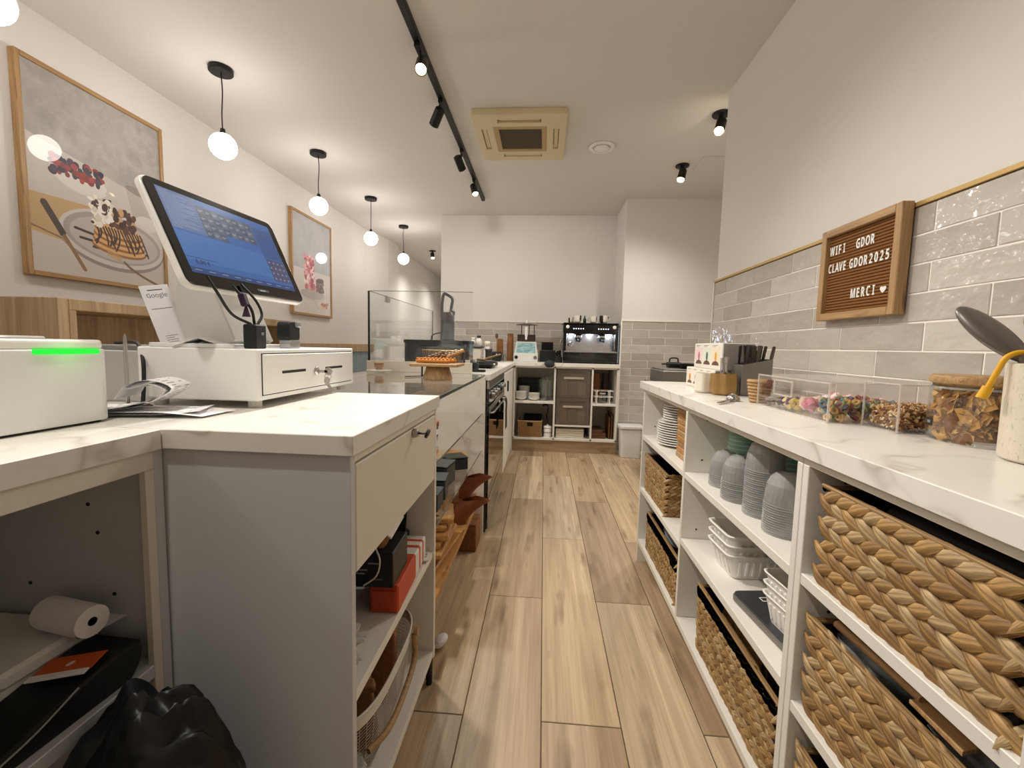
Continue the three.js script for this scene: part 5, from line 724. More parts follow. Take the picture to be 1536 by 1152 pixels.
// ---------------------------------------------------------------- woven baskets
const strandGeo = [0, 1, 2].map(i => { const g = L([[0, -1], [0.5, -0.72], [0.95, -0.2], [1, 0.15], [0.55, 0.7], [0, 1]], 7), p = g.attributes.position; for (let k = 0; k < p.count; k++) { const y = p.getY(k); p.setX(k, p.getX(k) + 0.25 * (1 - y * y) - 0.1); p.setZ(k, p.getZ(k) + 0.12 * Math.sin(2.2 * y + i)); } g.computeVertexNormals(); return g; });
function basket(x0, x1, y0, y1, z0, z1, rh, sp, label, group, taper = 0.0) {
  const t = thing('woven_basket', label, 'basket', [(x0 + x1) / 2, y0, (z0 + z1) / 2], 0, group), w = x1 - x0, d = z1 - z0, h = y1 - y0, wall = 0.008;
  add(t, 'lining', merge([xf(B(wall, h * 0.9, d - 0.02, 0.002), [-w / 2 + 0.012, h * 0.45, 0]), xf(B(wall, h * 0.97, d - 0.02, 0.002), [w / 2 - 0.008, h * 0.49, 0]), xf(B(w - 0.02, h * 0.97, wall, 0.002), [0, h * 0.49, -d / 2 + 0.008]), xf(B(w - 0.02, h * 0.9, wall, 0.002), [0, h * 0.45, d / 2 - 0.012]), xf(B(w - 0.03, 0.006, d - 0.03, 0.002), [0, 0.005, 0])]), liner, null, null, 'dark lining');
  const rows = Math.round((h - 0.006) / rh); rh = (h - 0.004) / rows; const len = sp * 1.12, tk = rh * 0.42; let n = 0; const over = [];
  const put = (pos, rot, sc) => { const g = strandGeo[n % 3], m = fibres[Math.floor(rnd() * 4)]; n++; if (n <= 300) { const s = add(t, 'strand', g, m, pos, rot); s.scale.set(...sc); } else over.push(xf(g.clone(), pos, rot, sc)); };
  for (let r = 0; r < rows; r++) {
    const y = rh * (r + 0.52), a = (r % 2 ? 1 : -1) * 0.42, f = taper * (1 - r / rows);
    for (let z = -d / 2 + sp * 0.5 + (r % 2) * sp * 0.4; z < d / 2 - sp * 0.3; z += sp) put([-w / 2 + 0.004 + f + rr(-0.001, 0.001), y + rr(-0.0015, 0.0015), z + rr(-0.003, 0.003)], [PI / 2 - a + rr(-0.08, 0.08), 0, 0], [-tk, len, rh * 0.56]);
    for (let x = -w / 2 + sp * 0.5 + (r % 2) * sp * 0.4; x < w / 2; x += sp) put([x, y + rr(-0.0015, 0.0015), d / 2 - 0.004 - f], [0, 0, PI / 2 - a + rr(-0.08, 0.08)], [rh * 0.56, len, tk]);
  }
  const rim = []; for (let k = 0; k < 2; k++) { rim.push(xf(C(0.004, 0.004, d, 8), [-w / 2 + 0.002 + k * 0.006, h - 0.002 - k * 0.002, 0], [PI / 2, 0, 0])); rim.push(xf(C(0.0035, 0.0035, w, 8), [0, h - 0.004 - k * 0.003, d / 2 - 0.006 - k * 0.005], [0, 0, PI / 2])); rim.push(xf(C(0.006, 0.006, w, 8), [0, h - 0.006, -d / 2 + 0.006], [0, 0, PI / 2])); }
  add(t, 'rim', merge(rim), fibres[1]);
  if (over.length) { const m = add(t, 'weave', merge(over), fibres[0]); m.userData.kind = 'stuff'; }
  return t;
}
basket(0.515, 0.90, 0.661, 0.842, -0.818, -0.472, 0.0215, 0.032, 'wide seagrass basket just under the worktop, largest weave');
basket(0.515, 0.90, 0.401, 0.585, -0.825, -0.472, 0.0205, 0.031, 'wide seagrass basket filled with clear plastic bags and a wooden spatula');
basket(0.515, 0.90, 0.123, 0.32, -0.825, -0.472, 0.0205, 0.031, 'wide seagrass basket on the bottom below the plastic bags');
basket(0.517, 0.90, 0.123, 0.335, -1.385, -0.90, 0.0165, 0.0275, 'long seagrass basket holding round wooden boards', undefined, 0.004);
basket(0.517, 0.72, 0.391, 0.568, -2.165, -1.79, 0.0145, 0.024, 'seagrass basket below the stacked plates', undefined, 0.002);
basket(0.58, 0.86, 0.391, 0.50, -1.755, -1.585, 0.0145, 0.026, 'small low basket beside the divider, behind the larger one');
basket(0.517, 0.90, 0.123, 0.305, -2.08, -1.60, 0.0145, 0.024, 'seagrass basket with a grey plastic bag on the bottom shelf', undefined, 0.002);
{ // far wicker basket in the back unit, too small to pick strands apart
  const t = thing('wicker_basket', 'small brown wicker basket with a handle hole in the back unit', 'basket', [-0.122, 0.148, -4.56]); const w = 0.245, h = 0.165, d = 0.22, st = [];
  for (let r = 0; r < 12; r++) for (let i = 0; i < 16; i++) { if (r > 7 && r < 11 && i > 5 && i < 10) continue; st.push(xf(strandGeo[i % 3].clone(), [-w / 2 + 0.008 + i * 0.0153, 0.008 + r * 0.0135, d / 2], [0, 0, PI / 2 - (r % 2 ? 0.4 : -0.4)], [0.009, 0.011, 0.006])); }
  const m = add(t, 'weave', merge(st), fibres[2]); m.userData.kind = 'stuff'; add(t, 'lining', merge([xf(B(w - 0.01, h - 0.01, 0.006), [0, h / 2, d / 2 - 0.008]), xf(B(0.006, h - 0.01, d - 0.02), [-w / 2 + 0.006, h / 2, 0]), xf(B(0.006, h - 0.01, d - 0.02), [w / 2 - 0.006, h / 2, 0]), xf(B(w - 0.01, 0.006, d - 0.02), [0, 0.004, 0])]), liner); add(t, 'rim', merge([xf(C(0.006, 0.006, w, 8), [0, h, d / 2 - 0.002], [0, 0, PI / 2]), xf(C(0.006, 0.006, d, 8), [-w / 2, h, 0], [PI / 2, 0, 0]), xf(C(0.006, 0.006, d, 8), [w / 2, h, 0], [PI / 2, 0, 0])]), fibres[3]);
  const c = thing('white_canister', 'white enamel canister with a lid beside the wicker basket', 'canister', [0.06, 0.148, -4.50]); add(c, 'body', L([[0, 0.001], [0.04, 0.001], [0.042, 0.005], [0.042, 0.095], [0, 0.095]], 24), whiteGloss); add(c, 'lid', L([[0, 0.095], [0.044, 0.095], [0.044, 0.105], [0.03, 0.116], [0.008, 0.12], [0.008, 0.13], [0, 0.132]], 24), whiteGloss); add(c, 'label', xf(C(0.0425, 0.0425, 0.012, 16, true), [0, 0.05, 0]), M(0x8c8a86, 0.6));
  single('power_cable', 'black cable hanging behind the white canister', 'cable', T([[0.02, 0.47, -4.7], [0.06, 0.44, -4.66], [0.05, 0.34, -4.66], [0.06, 0.28, -4.62], [0.05, 0.155, -4.6]], 0.005, 24), black); single('dark_gadget', 'dark gadget lying at the back behind the wicker basket', 'gadget', merge([xf(B(0.2, 0.18, 0.08, 0.01), [-0.1, 0.24, -4.85]), xf(B(0.06, 0.025, 0.03, 0.004), [0.03, 0.46, -4.70], [0, 0, 0.3])]), black);
}
// contents of baskets
function crumple(n, sx, sy, sz, k) { const g = new THREE.SphereGeometry(1, 26, 18), p = g.attributes.position; for (let i = 0; i < p.count; i++) { const x = p.getX(i), y = p.getY(i), z = p.getZ(i), q = 1 + 0.16 * Math.sin(11 * x + k + 6 * z) * Math.cos(9 * y - k) + 0.1 * Math.sin(23 * z + 2 * k + 13 * y); p.setXYZ(i, x * q * sx, y * q * sy, z * q * sz); } g.computeVertexNormals(); return g; }
{
  single('plastic_bag', 'crumpled clear plastic bag with mint green contents in the middle seagrass basket', 'bag', crumple(0, 0.09, 0.07, 0.07, 1), bagFilm, [0.64, 0.545, -0.755]); single('mint_napkins', 'mint green napkins inside the plastic bag', 'napkins', crumple(0, 0.07, 0.045, 0.05, 3), M(0xbcd0bd, 0.7), [0.64, 0.535, -0.755]);
  single('plastic_bag', 'crumpled clear plastic bag with dark contents in the middle seagrass basket', 'bag', crumple(0, 0.1, 0.075, 0.08, 2), bagFilm, [0.66, 0.545, -0.57]); single('dark_packet', 'dark packet inside the plastic bag', 'packet', crumple(0, 0.08, 0.05, 0.06, 5), M(0x4a443c, 0.6), [0.66, 0.53, -0.57]); single('pink_packet', 'dusty pink packet between the plastic bags', 'packet', crumple(0, 0.035, 0.03, 0.03, 4), M(0x9a5a48, 0.6), [0.60, 0.575, -0.64]);
  const s = thing('wooden_spatula', 'pale wooden spatula lying on the rim of the middle seagrass basket', 'spatula', [0.545, 0.592, -0.66], 0.04); add(s, 'handle', C(0.006, 0.007, 0.17, 10), oakPale, [0, 0.004, -0.04], [PI / 2, 0, 0]); add(s, 'blade', EX(poly([[-0.012, 0], [0.012, 0], [0.022, 0.07], [-0.018, 0.08]]), 0.005, 0.001), oakPale, [0, 0.0, 0.04], [PI / 2, 0, 0]);
  single('plastic_bag', 'grey plastic bag in the basket on the lowest far shelf', 'bag', crumple(0, 0.1, 0.05, 0.17, 6), bagFilm, [0.65, 0.285, -1.85]); single('grey_cloth', 'folded grey cloth in the basket on the lowest far shelf', 'cloth', crumple(0, 0.09, 0.04, 0.16, 2), M(0x8d8d8c, 0.8), [0.65, 0.272, -1.85]);
  single('dark_napkins', 'dark stack of napkins in the largest weave basket', 'napkins', B(0.24, 0.05, 0.27, 0.01), M(0x37322d, 0.8), [0.71, 0.80, -0.64]); single('white_folder', 'white folder edge at the back of the largest weave basket', 'folder', B(0.02, 0.08, 0.27, 0.003), M(0xb5b2ad, 0.6), [0.84, 0.83, -0.63]);
  for (let i = 0; i < 4; i++) single('round_board', ['front round wooden board in the long basket', 'second round wooden board in the long basket', 'third round wooden board in the long basket', 'rear round wooden board in the long basket'][i], 'board', L([[0, -0.006], [0.115, -0.006], [0.12, 0], [0.115, 0.006], [0, 0.006]], 36), oakPale, [0.575 + i * 0.018, 0.255, -1.21], [0, 0, PI / 2 - 0.12], 'round wooden boards in the long basket');
}
// ---------------------------------------------------------------- upper far compartment: plates, wooden boxes
{
  const pl = L([[0, 0.001], [0.05, 0.001], [0.062, 0.003], [0.092, 0.011], [0.0945, 0.0135], [0.092, 0.016], [0.06, 0.0075], [0, 0.006]], 32), ps = L([[0, 0.001], [0.042, 0.001], [0.055, 0.003], [0.078, 0.010], [0.080, 0.0125], [0.078, 0.015], [0.05, 0.007], [0, 0.005]], 32);
  for (let i = 0; i < 10; i++) single('white_plate', nth(i, 99) + ' white plate of the stack beside the bamboo boxes', 'plate', pl, whiteGloss, [0.612 + rr(-0.002, 0.002), 0.6555 + i * 0.0104, -1.965], null, 'stacked plates');
  for (let i = 0; i < 7; i++) single('white_plate', (i === 6 ? 'topmost' : i === 0 ? 'lowest' : ORD[i] + ' from below') + ' of the small white plates on the wide plates', 'plate', ps, whiteGloss, [0.618 + rr(-0.002, 0.002), 0.6555 + 10 * 0.0104 + 0.001 + i * 0.0104, -1.965], null, 'stacked plates');
  for (let i = 0; i < 9; i++) single('wooden_box', nth(i, 9) + ' shallow bamboo box of the pile beside the plates', 'box', B(0.16, 0.0215, 0.18, 0.003, i, i * 0.3), i % 2 ? bamboo : oakFrame, [0.622 + rr(-0.003, 0.003), 0.6665 + i * 0.0222, -1.685 + rr(-0.003, 0.003)], null, 'pile of bamboo boxes');
}
// ---------------------------------------------------------------- upper middle compartment: cups and dome lids
{
  const lid = (() => { const g0 = L([[0.0465, 0], [0.0482, 0.0006], [0.0482, 0.0024], [0.0466, 0.003], [0.0456, 0.03], [0.043, 0.048], [0.036, 0.064], [0.024, 0.075], [0.009, 0.079]], 26).toNonIndexed(), p = g0.attributes.position; for (let i = 0; i < p.count; i++) { const a = Math.atan2(p.getZ(i), p.getX(i)), k = p.getY(i) > 0.0029 && p.getY(i) < 0.07 ? 1 + 0.014 * Math.cos(a * 13) : 1; p.setX(i, p.getX(i) * k); p.setZ(i, p.getZ(i) * k); } g0.computeVertexNormals(); return g0; })();
  const stack = (x, z, n, lab) => { const t = thing('dome_lid_stack', lab, 'lids', [x, 0.656, z], 0, 'stacked clear dome lids'); for (let i = 0; i < n; i++) add(t, 'lid', lid, clearPlastic, [rr(-0.0006, 0.0006), i * 0.0056, rr(-0.0006, 0.0006)], [0, rr(-0.06, 0.06), 0]); };
  stack(0.585, -1.40, 7, 'lowest stack of clear dome lids nearest the divider'); stack(0.572, -1.272, 10, 'stack of clear dome lids in front of the green cups'); stack(0.585, -1.16, 22, 'tallest stack of clear dome lids'); stack(0.580, -1.045, 13, 'stack of clear dome lids beside the side panel'); stack(0.70, -1.09, 18, 'tall stack of dome lids in the second row'); stack(0.72, -0.965, 16, 'dim stack of dome lids by the side panel in the second row');
  const cup = L([[0, 0.002], [0.031, 0.002], [0.044, 0.105], [0.0455, 0.106], [0.0455, 0.110], [0.043, 0.110]], 28), gm = M(0x98c0ad, 0.6), t = thing('green_cup_stack', 'stack of mint green paper cups with a small leaf emblem', 'cups', [0.662, 0.656, -1.462]); for (let i = 0; i < 6; i++) { add(t, 'cup', cup, gm, [0, i * 0.0135 + 0.001, 0]); add(t, 'rolled_rim', new THREE.TorusGeometry(0.0452, 0.0018, 6, 28), M(0xc8d8cc, 0.5), [0, 0.109 + i * 0.0135, 0], [PI / 2, 0, 0]); }
  add(t, 'emblem', merge([xf(B(0.012, 0.006, 0.001, 0.0003), [0, 0.008, 0], [0, 0, 0.5]), xf(B(0.012, 0.006, 0.001, 0.0003), [0, -0.004, 0], [0, 0, -0.4])]), M(0x1e2c28, 0.6), [-0.0345, 0.075, 0.014], [0, -PI / 2 + 0.4, 0], 'small dark emblem');
  const t2 = thing('green_cup_stack', 'short stack of mint green paper cups behind the tallest lids', 'cups', [0.70, 0.656, -1.25]); for (let i = 0; i < 4; i++) { add(t2, 'cup', cup, gm, [0, i * 0.0135 + 0.001, 0]); add(t2, 'rolled_rim', new THREE.TorusGeometry(0.0452, 0.0018, 6, 28), M(0xc8d8cc, 0.5), [0, 0.109 + i * 0.0135, 0], [PI / 2, 0, 0]); }
}
// ---------------------------------------------------------------- middle compartment: white trays and kitchen scale
{
  const trayGeo = (() => { const ex = []; const N = 44, lev = [[0.0, 0.78, 0], [0.045, 0.93, 1], [0.052, 0.955, 0], [0.055, 1.03, 0], [0.058, 1.03, 0], [0.058, 0.96, 0], [0.05, 0.92, 0], [0.006, 0.75, 0], [0.006, 0, 0]]; const P = [], I = []; const prof = k => { const s = rrShape(0.11, 0.185, 0.016).getSpacedPoints(N); return s; }; const base = prof(); lev.forEach(([y, s, rib]) => base.forEach((q, i) => { const r = 1 + (rib ? 0.0 : 0); P.push(q.x * s * r, y, q.y * s * r); })); const M1 = base.length; for (let l = 0; l < lev.length - 1; l++) for (let i = 0; i < M1 - 1; i++) { const a = l * M1 + i, b = a + M1; I.push(a, b, a + 1, a + 1, b, b + 1); } const g = new THREE.BufferGeometry(); g.setAttribute('position', new THREE.Float32BufferAttribute(P, 3)); g.setIndex(I); g.setAttribute('uv', new THREE.Float32BufferAttribute(new Float32Array(P.length / 3 * 2), 2)); g.computeVertexNormals(); const ribs = []; for (let i = 0; i < 8; i++) for (const s of [-1, 1]) ribs.push(xf(B(0.004, 0.036, 0.008, 0.0015), [s * 0.0475, 0.025, -0.06 + i * 0.017], [0, 0, -s * 0.18])); for (let i = 0; i < 4; i++) for (const s of [-1, 1]) ribs.push(xf(B(0.008, 0.036, 0.004, 0.0015), [-0.03 + i * 0.02, 0.025, s * 0.080], [s * 0.28, 0, 0])); return merge([g, ...ribs]); })();
  const foam = M(0xf0ede6, 0.5, { side: THREE.DoubleSide });
  const names = ['lowest', 'middle', 'uppermost'];
  for (let i = 0; i < 3; i++) single('white_tray', names[i] + ' ribbed white food tray of the stack under the lids', 'tray', trayGeo, foam, [0.655, 0.4165 + i * 0.028, -1.33], [0, PI / 2 + 0.05, 0], 'ribbed white trays under the lids').scale.set(1.35, 1.3, 1.2);
  for (let i = 0; i < 3; i++) single('white_tray', names[i] + ' white food tray of the stack on the kitchen scale', 'tray', trayGeo, foam, [0.61, 0.438 + i * 0.026, -0.978], [0, 0.12, 0], 'white trays on the kitchen scale').scale.set(1, 1.15, 0.95);
  const s = thing('kitchen_scale', 'flat dark grey kitchen scale with a silver edge', 'scale', [0.605, 0.415, -1.045], 0.12); add(s, 'body', EX(rrShape(0.13, 0.26, 0.018), 0.012, 0.002), steelDull, [0, 0.003, 0], [-PI / 2, 0, 0]); add(s, 'plate', EX(rrShape(0.126, 0.256, 0.017), 0.003, 0.0008), M(0x38383a, 0.3), [0, 0.0185, 0], [-PI / 2, 0, 0]); const df = rrShape(0.026, 0.018, 0.002); df.holes.push(rrShape(0.021, 0.013, 0.001)); add(s, 'display_frame', EX(df, 0.0006, 0), white, [0, 0.0228, -0.085], [-PI / 2, 0, 0]);
}
// ---------------------------------------------------------------- letter board on the tiles
{
  const t = thing('letter_board', 'brown felt letter board in an oak frame with white letters', 'letter board', [0.99, 1.345, -1.465], -PI / 2), W = 0.345, H = 0.305, fw = 0.024, dp = 0.032;
  add(t, 'frame_side', B(fw, H, dp, 0.002, 0.2, 0), oakFrame, [-W / 2 + fw / 2, 0, dp / 2]); add(t, 'frame_side', B(fw, H, dp, 0.002, 0.7, 0), oakFrame, [W / 2 - fw / 2, 0, dp / 2]); add(t, 'frame_rail', B(W - 2 * fw, fw, dp, 0.002, 0.1, 0.3, true), oakFrame, [0, H / 2 - fw / 2, dp / 2]); add(t, 'frame_rail', B(W - 2 * fw, fw, dp, 0.002, 0.3, 0.6, true), oakFrame, [0, -H / 2 + fw / 2, dp / 2]);
  const felt = M(0x86592c, 0.95); add(t, 'felt_backing', B(W - 2 * fw, H - 2 * fw, 0.006, 0.001), felt, [0, 0, 0.010]);
  const rg = new THREE.CylinderGeometry(0.0042, 0.0042, W - 2 * fw, 6, 1); xf(rg, [0, 0, 0], [0, 0, PI / 2]); for (let i = 0; i < 27; i++) add(t, 'felt_ridge', rg, felt, [0, -0.1235 + i * 0.0095, 0.0135]);
  const font = await new FontLoader().loadAsync('fonts/droid/droid_sans_bold.typeface.json'); const lm = M(0xf3efe8, 0.4), gc = {};
  const write = (str, x, y, size, step) => { for (const ch of str) { if (ch !== ' ') { if (!gc[ch]) { const g = new TextGeometry(ch, { font, size: 0.031, depth: 0.002, curveSegments: 3, bevelEnabled: false }); g.computeBoundingBox(); g.translate(-(g.boundingBox.min.x + g.boundingBox.max.x) / 2, 0, 0); gc[ch] = g; } const m = add(t, 'letter', gc[ch], lm, [x, y, 0.0175]); m.scale.set(0.62, 0.95, 1); } x += ch === 'I' ? step * 0.8 : ch === 'W' || ch === 'M' ? step * 1.05 : step; } };
  write('WIFI', -0.130, 0.066, 0, 0.0205); write('GDOR', -0.008, 0.066, 0, 0.0205); write('CLAVE', -0.135, 0.008, 0, 0.0180); write('GDOR2025', -0.032, 0.008, 0, 0.0212); write('MERCI', -0.012, -0.088, 0, 0.0215);
  const hs = new THREE.Shape(); hs.moveTo(0, -0.011); hs.bezierCurveTo(-0.018, 0.0, -0.012, 0.013, 0, 0.006); hs.bezierCurveTo(0.012, 0.013, 0.018, 0.0, 0, -0.011); add(t, 'heart', new THREE.ExtrudeGeometry(hs, { depth: 0.002, bevelEnabled: false }), lm, [0.112, -0.076, 0.0175]);
}
// ---------------------------------------------------------------- on the right worktop
{
  const boxTex = cols => canvasTex(256, 128, (g, w, h) => { g.fillStyle = '#ece4d8'; g.fillRect(0, 0, w, h); cols.forEach((c, i) => { const x = 10 + i * (w - 20) / cols.length, cw = (w - 20) / cols.length - 6; g.fillStyle = c[0]; g.fillRect(x, 22, cw, 84); g.fillStyle = c[1]; g.beginPath(); g.ellipse(x + cw / 2, 66, 9, 24, 0, 0, 7); g.fill(); g.fillStyle = '#6a4a3e'; g.beginPath(); g.ellipse(x + cw / 2, 110, cw * 0.42, 22, 0, PI, 2 * PI); g.fill(); g.fillStyle = '#8d857a'; g.fillRect(x + 4, 8, cw * 0.6, 3); g.fillRect(x + 4, 14, cw * 0.4, 2); }); });
  const mk = (y, z0, z1, x0, dp, h, cols, lab) => { const t = thing('display_carton', lab, 'carton', [x0 + dp / 2, y, (z0 + z1) / 2]); const L2 = z1 - z0; add(t, 'carton', B(dp, h, L2, 0.002), M(0xe9e2d6, 0.6), [0, h / 2, 0]); add(t, 'printed_face', new THREE.PlaneGeometry(L2 - 0.004, h - 0.004), M(0xffffff, 0.55, { map: boxTex(cols) }), [-dp / 2 - 0.0006, h / 2, 0], [0, -PI / 2, 0], 'printed pictures of coloured drinks'); add(t, 'end_panel', B(dp - 0.006, h - 0.006, 0.001, 0.0003), M(0xa49c96, 0.6), [0, h / 2, L2 / 2 + 0.0006]); return t; };
  mk(RY, -2.08, -1.745, 0.665, 0.13, 0.085, [['#efe2d4', '#d08a3c'], ['#e9e2da', '#5a3a30'], ['#f0e8de', '#d8c8b0'], ['#efe6da', '#e2d6c4']], 'lower white carton printed with orange and brown drinks'); mk(RY + 0.0855, -2.045, -1.735, 0.685, 0.12, 0.105, [['#ecd6d2', '#c2707c'], ['#dfe4d4', '#3f6a3c'], ['#efe0c4', '#d8a23a']], 'upper white carton printed with pink, green and yellow drinks');
}
function lobed(r, h, n, amp, mat, mat2) { const g = L([[0, 0.002], [r * 0.9, 0.002], [r, 0.012], [r * 1.02, h * 0.5], [r * 0.97, h], [r * 0.9, h], [r * 0.92, h * 0.5], [r * 0.85, 0.01], [0, 0.008]], 48), p = g.attributes.position; for (let i = 0; i < p.count; i++) { const a = Math.atan2(p.getZ(i), p.getX(i)), k = 1 + amp * Math.cos(a * n); p.setX(i, p.getX(i) * k); p.setZ(i, p.getZ(i) * k); } g.computeVertexNormals(); return g; }
const stick = (() => merge([xf(B(0.008, 0.13, 0.003, 0.001), [0, 0.065, 0]), xf(B(0.012, 0.03, 0.003, 0.001), [0, 0.14, 0])]))();
{
  const w = thing('scalloped_pot', 'cream scalloped pot beside the gold one', 'pot', [0.617, RY, -1.715]); add(w, 'pot', lobed(0.034, 0.075, 6, 0.05), offWhite);
  const t = thing('scalloped_pot', 'gold scalloped pot holding teaspoons', 'pot', [0.660, RY, -1.642]); add(t, 'pot', lobed(0.0435, 0.078, 7, 0.085), gold);
  const labs = 'teaspoon standing in the gold scalloped pot'; for (let i = 0; i < 8; i++) { const s = single('teaspoon', labs, 'spoon', stick, steel, [0.644 + (i % 4) * 0.010, RY + 0.012, -1.652 + Math.floor(i / 4) * 0.022], [rr(-0.12, 0.12), rr(0, 3), rr(-0.28, -0.1)], 'teaspoons in the gold pot'); s.scale.set(1, 0.82, 1); }
  const a = -0.06, b = thing('cutlery_bin', 'tall steel bin full of dark cutlery', 'cutlery bin', [0.768, RY, -1.676], a); const s = rrShape(0.105, 0.105, 0.006); s.holes.push(rrShape(0.1, 0.1, 0.005)); const wg = EX(s, 0.108, 0.0006, 1), wp = wg.attributes.position; for (let i = 0; i < wp.count; i++) if (wp.getZ(i) > 0.05) wp.setZ(i, wp.getZ(i) + 0.012 + wp.getX(i) * 0.22); wg.computeVertexNormals(); add(b, 'wall', wg, steelDull, [0, 0.002, 0], [-PI / 2, 0, 0]); add(b, 'floor_plate', B(0.1, 0.003, 0.1, 0.001), steelDull, [0, 0.002, 0]);
  const kg = merge([xf(B(0.008, 0.14, 0.003, 0.001), [0, 0.07, 0]), xf(B(0.011, 0.045, 0.0035, 0.0015), [0, 0.155, 0])]); const fk = M(0x5d564f, 0.3, { metalness: 0.8 });
  for (let i = 0; i < 24; i++) { const lx = -0.036 + (i % 6) * 0.0145, lz = -0.034 + Math.floor(i / 6) * 0.022, ca = Math.cos(a), sa = Math.sin(a); single('table_knife', 'dark steel knife standing in the tall cutlery bin', 'knife', kg, fk, [0.768 + lx * ca + lz * sa, RY + 0.006, -1.676 - lx * sa + lz * ca], [rr(-0.18, 0.18), rr(-0.6, 0.6), rr(-0.24, 0.14)], 'cutlery in the steel bin'); }
  const wv = thing('coiled_cup', 'small coiled straw cup with a leather tab', 'cup', [0.683, RY, -1.425]); for (let i = 0; i < 7; i++) add(wv, 'coil', new THREE.TorusGeometry(0.024 + i * 0.0014, 0.0055, 7, 26), i % 2 ? fibres[3] : oakPale, [0, 0.0065 + i * 0.0102, 0], [PI / 2, 0, 0]); add(wv, 'lining', L([[0, 0.003], [0.022, 0.003], [0.03, 0.074]], 20), M(0xb98d5c, 0.8, { side: THREE.DoubleSide })); add(wv, 'leather_tab', B(0.003, 0.028, 0.016, 0.001), leather, [0.01, 0.062, 0.038], [0, PI / 2, 0]);
  const sc = thing('ice_cream_scoop', 'steel ice cream scoop lying before the acrylic box', 'scoop', [0.60, RY, -1.43], 0.9); add(sc, 'handle', merge([xf(B(0.13, 0.005, 0.011, 0.002), [-0.06, 0.006, 0]), T([[-0.01, 0.006, 0.006], [-0.05, 0.012, 0.012], [-0.1, 0.008, 0.008]], 0.0022, 14, 6)]), steel); add(sc, 'bowl', xf(new THREE.SphereGeometry(0.021, 22, 12, 0, 2 * PI, 0, PI / 2), [0.022, 0.003, 0]), M(0xd0d0d0, 0.15, { metalness: 1, side: THREE.DoubleSide }));
}
function pile(geo, n, w, d, h, mats, sc, name) {     // heap of small pieces, not countable
  const groups = mats.map(() => []); for (let i = 0; i < n; i++) { const k = Math.floor(rnd() * mats.length), s = sc * rr(0.75, 1.2); const x = rr(-w / 2 + sc, w / 2 - sc), z = rr(-d / 2 + sc, d / 2 - sc), y = sc * 0.8 + (h - sc) * (rnd() < 0.5 ? rr(0.75, 1) : rnd()) * (0.85 + 0.15 * Math.cos(x * 40) * Math.cos(z * 40)); groups[k].push(xf(geo.clone(), [x, y, z], [rr(0, 6), rr(0, 6), rr(0, 6)], [s, s, s])); } return groups.map(g => g.length ? merge(g) : null);
}
function openBox(t, w, h, d, th, mat) { add(t, 'pane', B(th, h, d, 0.0004), mat, [-w / 2 + th / 2, h / 2, 0]); add(t, 'pane', B(th, h, d, 0.0004), mat, [w / 2 - th / 2, h / 2, 0]); add(t, 'pane', B(w - 2 * th, h, th, 0.0004), mat, [0, h / 2, -d / 2 + th / 2]); add(t, 'pane', B(w - 2 * th, h, th, 0.0004), mat, [0, h / 2, d / 2 - th / 2]); add(t, 'floor_pane', B(w - 2 * th, th, d - 2 * th, 0.0004), mat, [0, th / 2, 0]); }
const edgeAcr = MP(0xf6f1ec, 0.15, { transmission: 0.7, thickness: 0 });
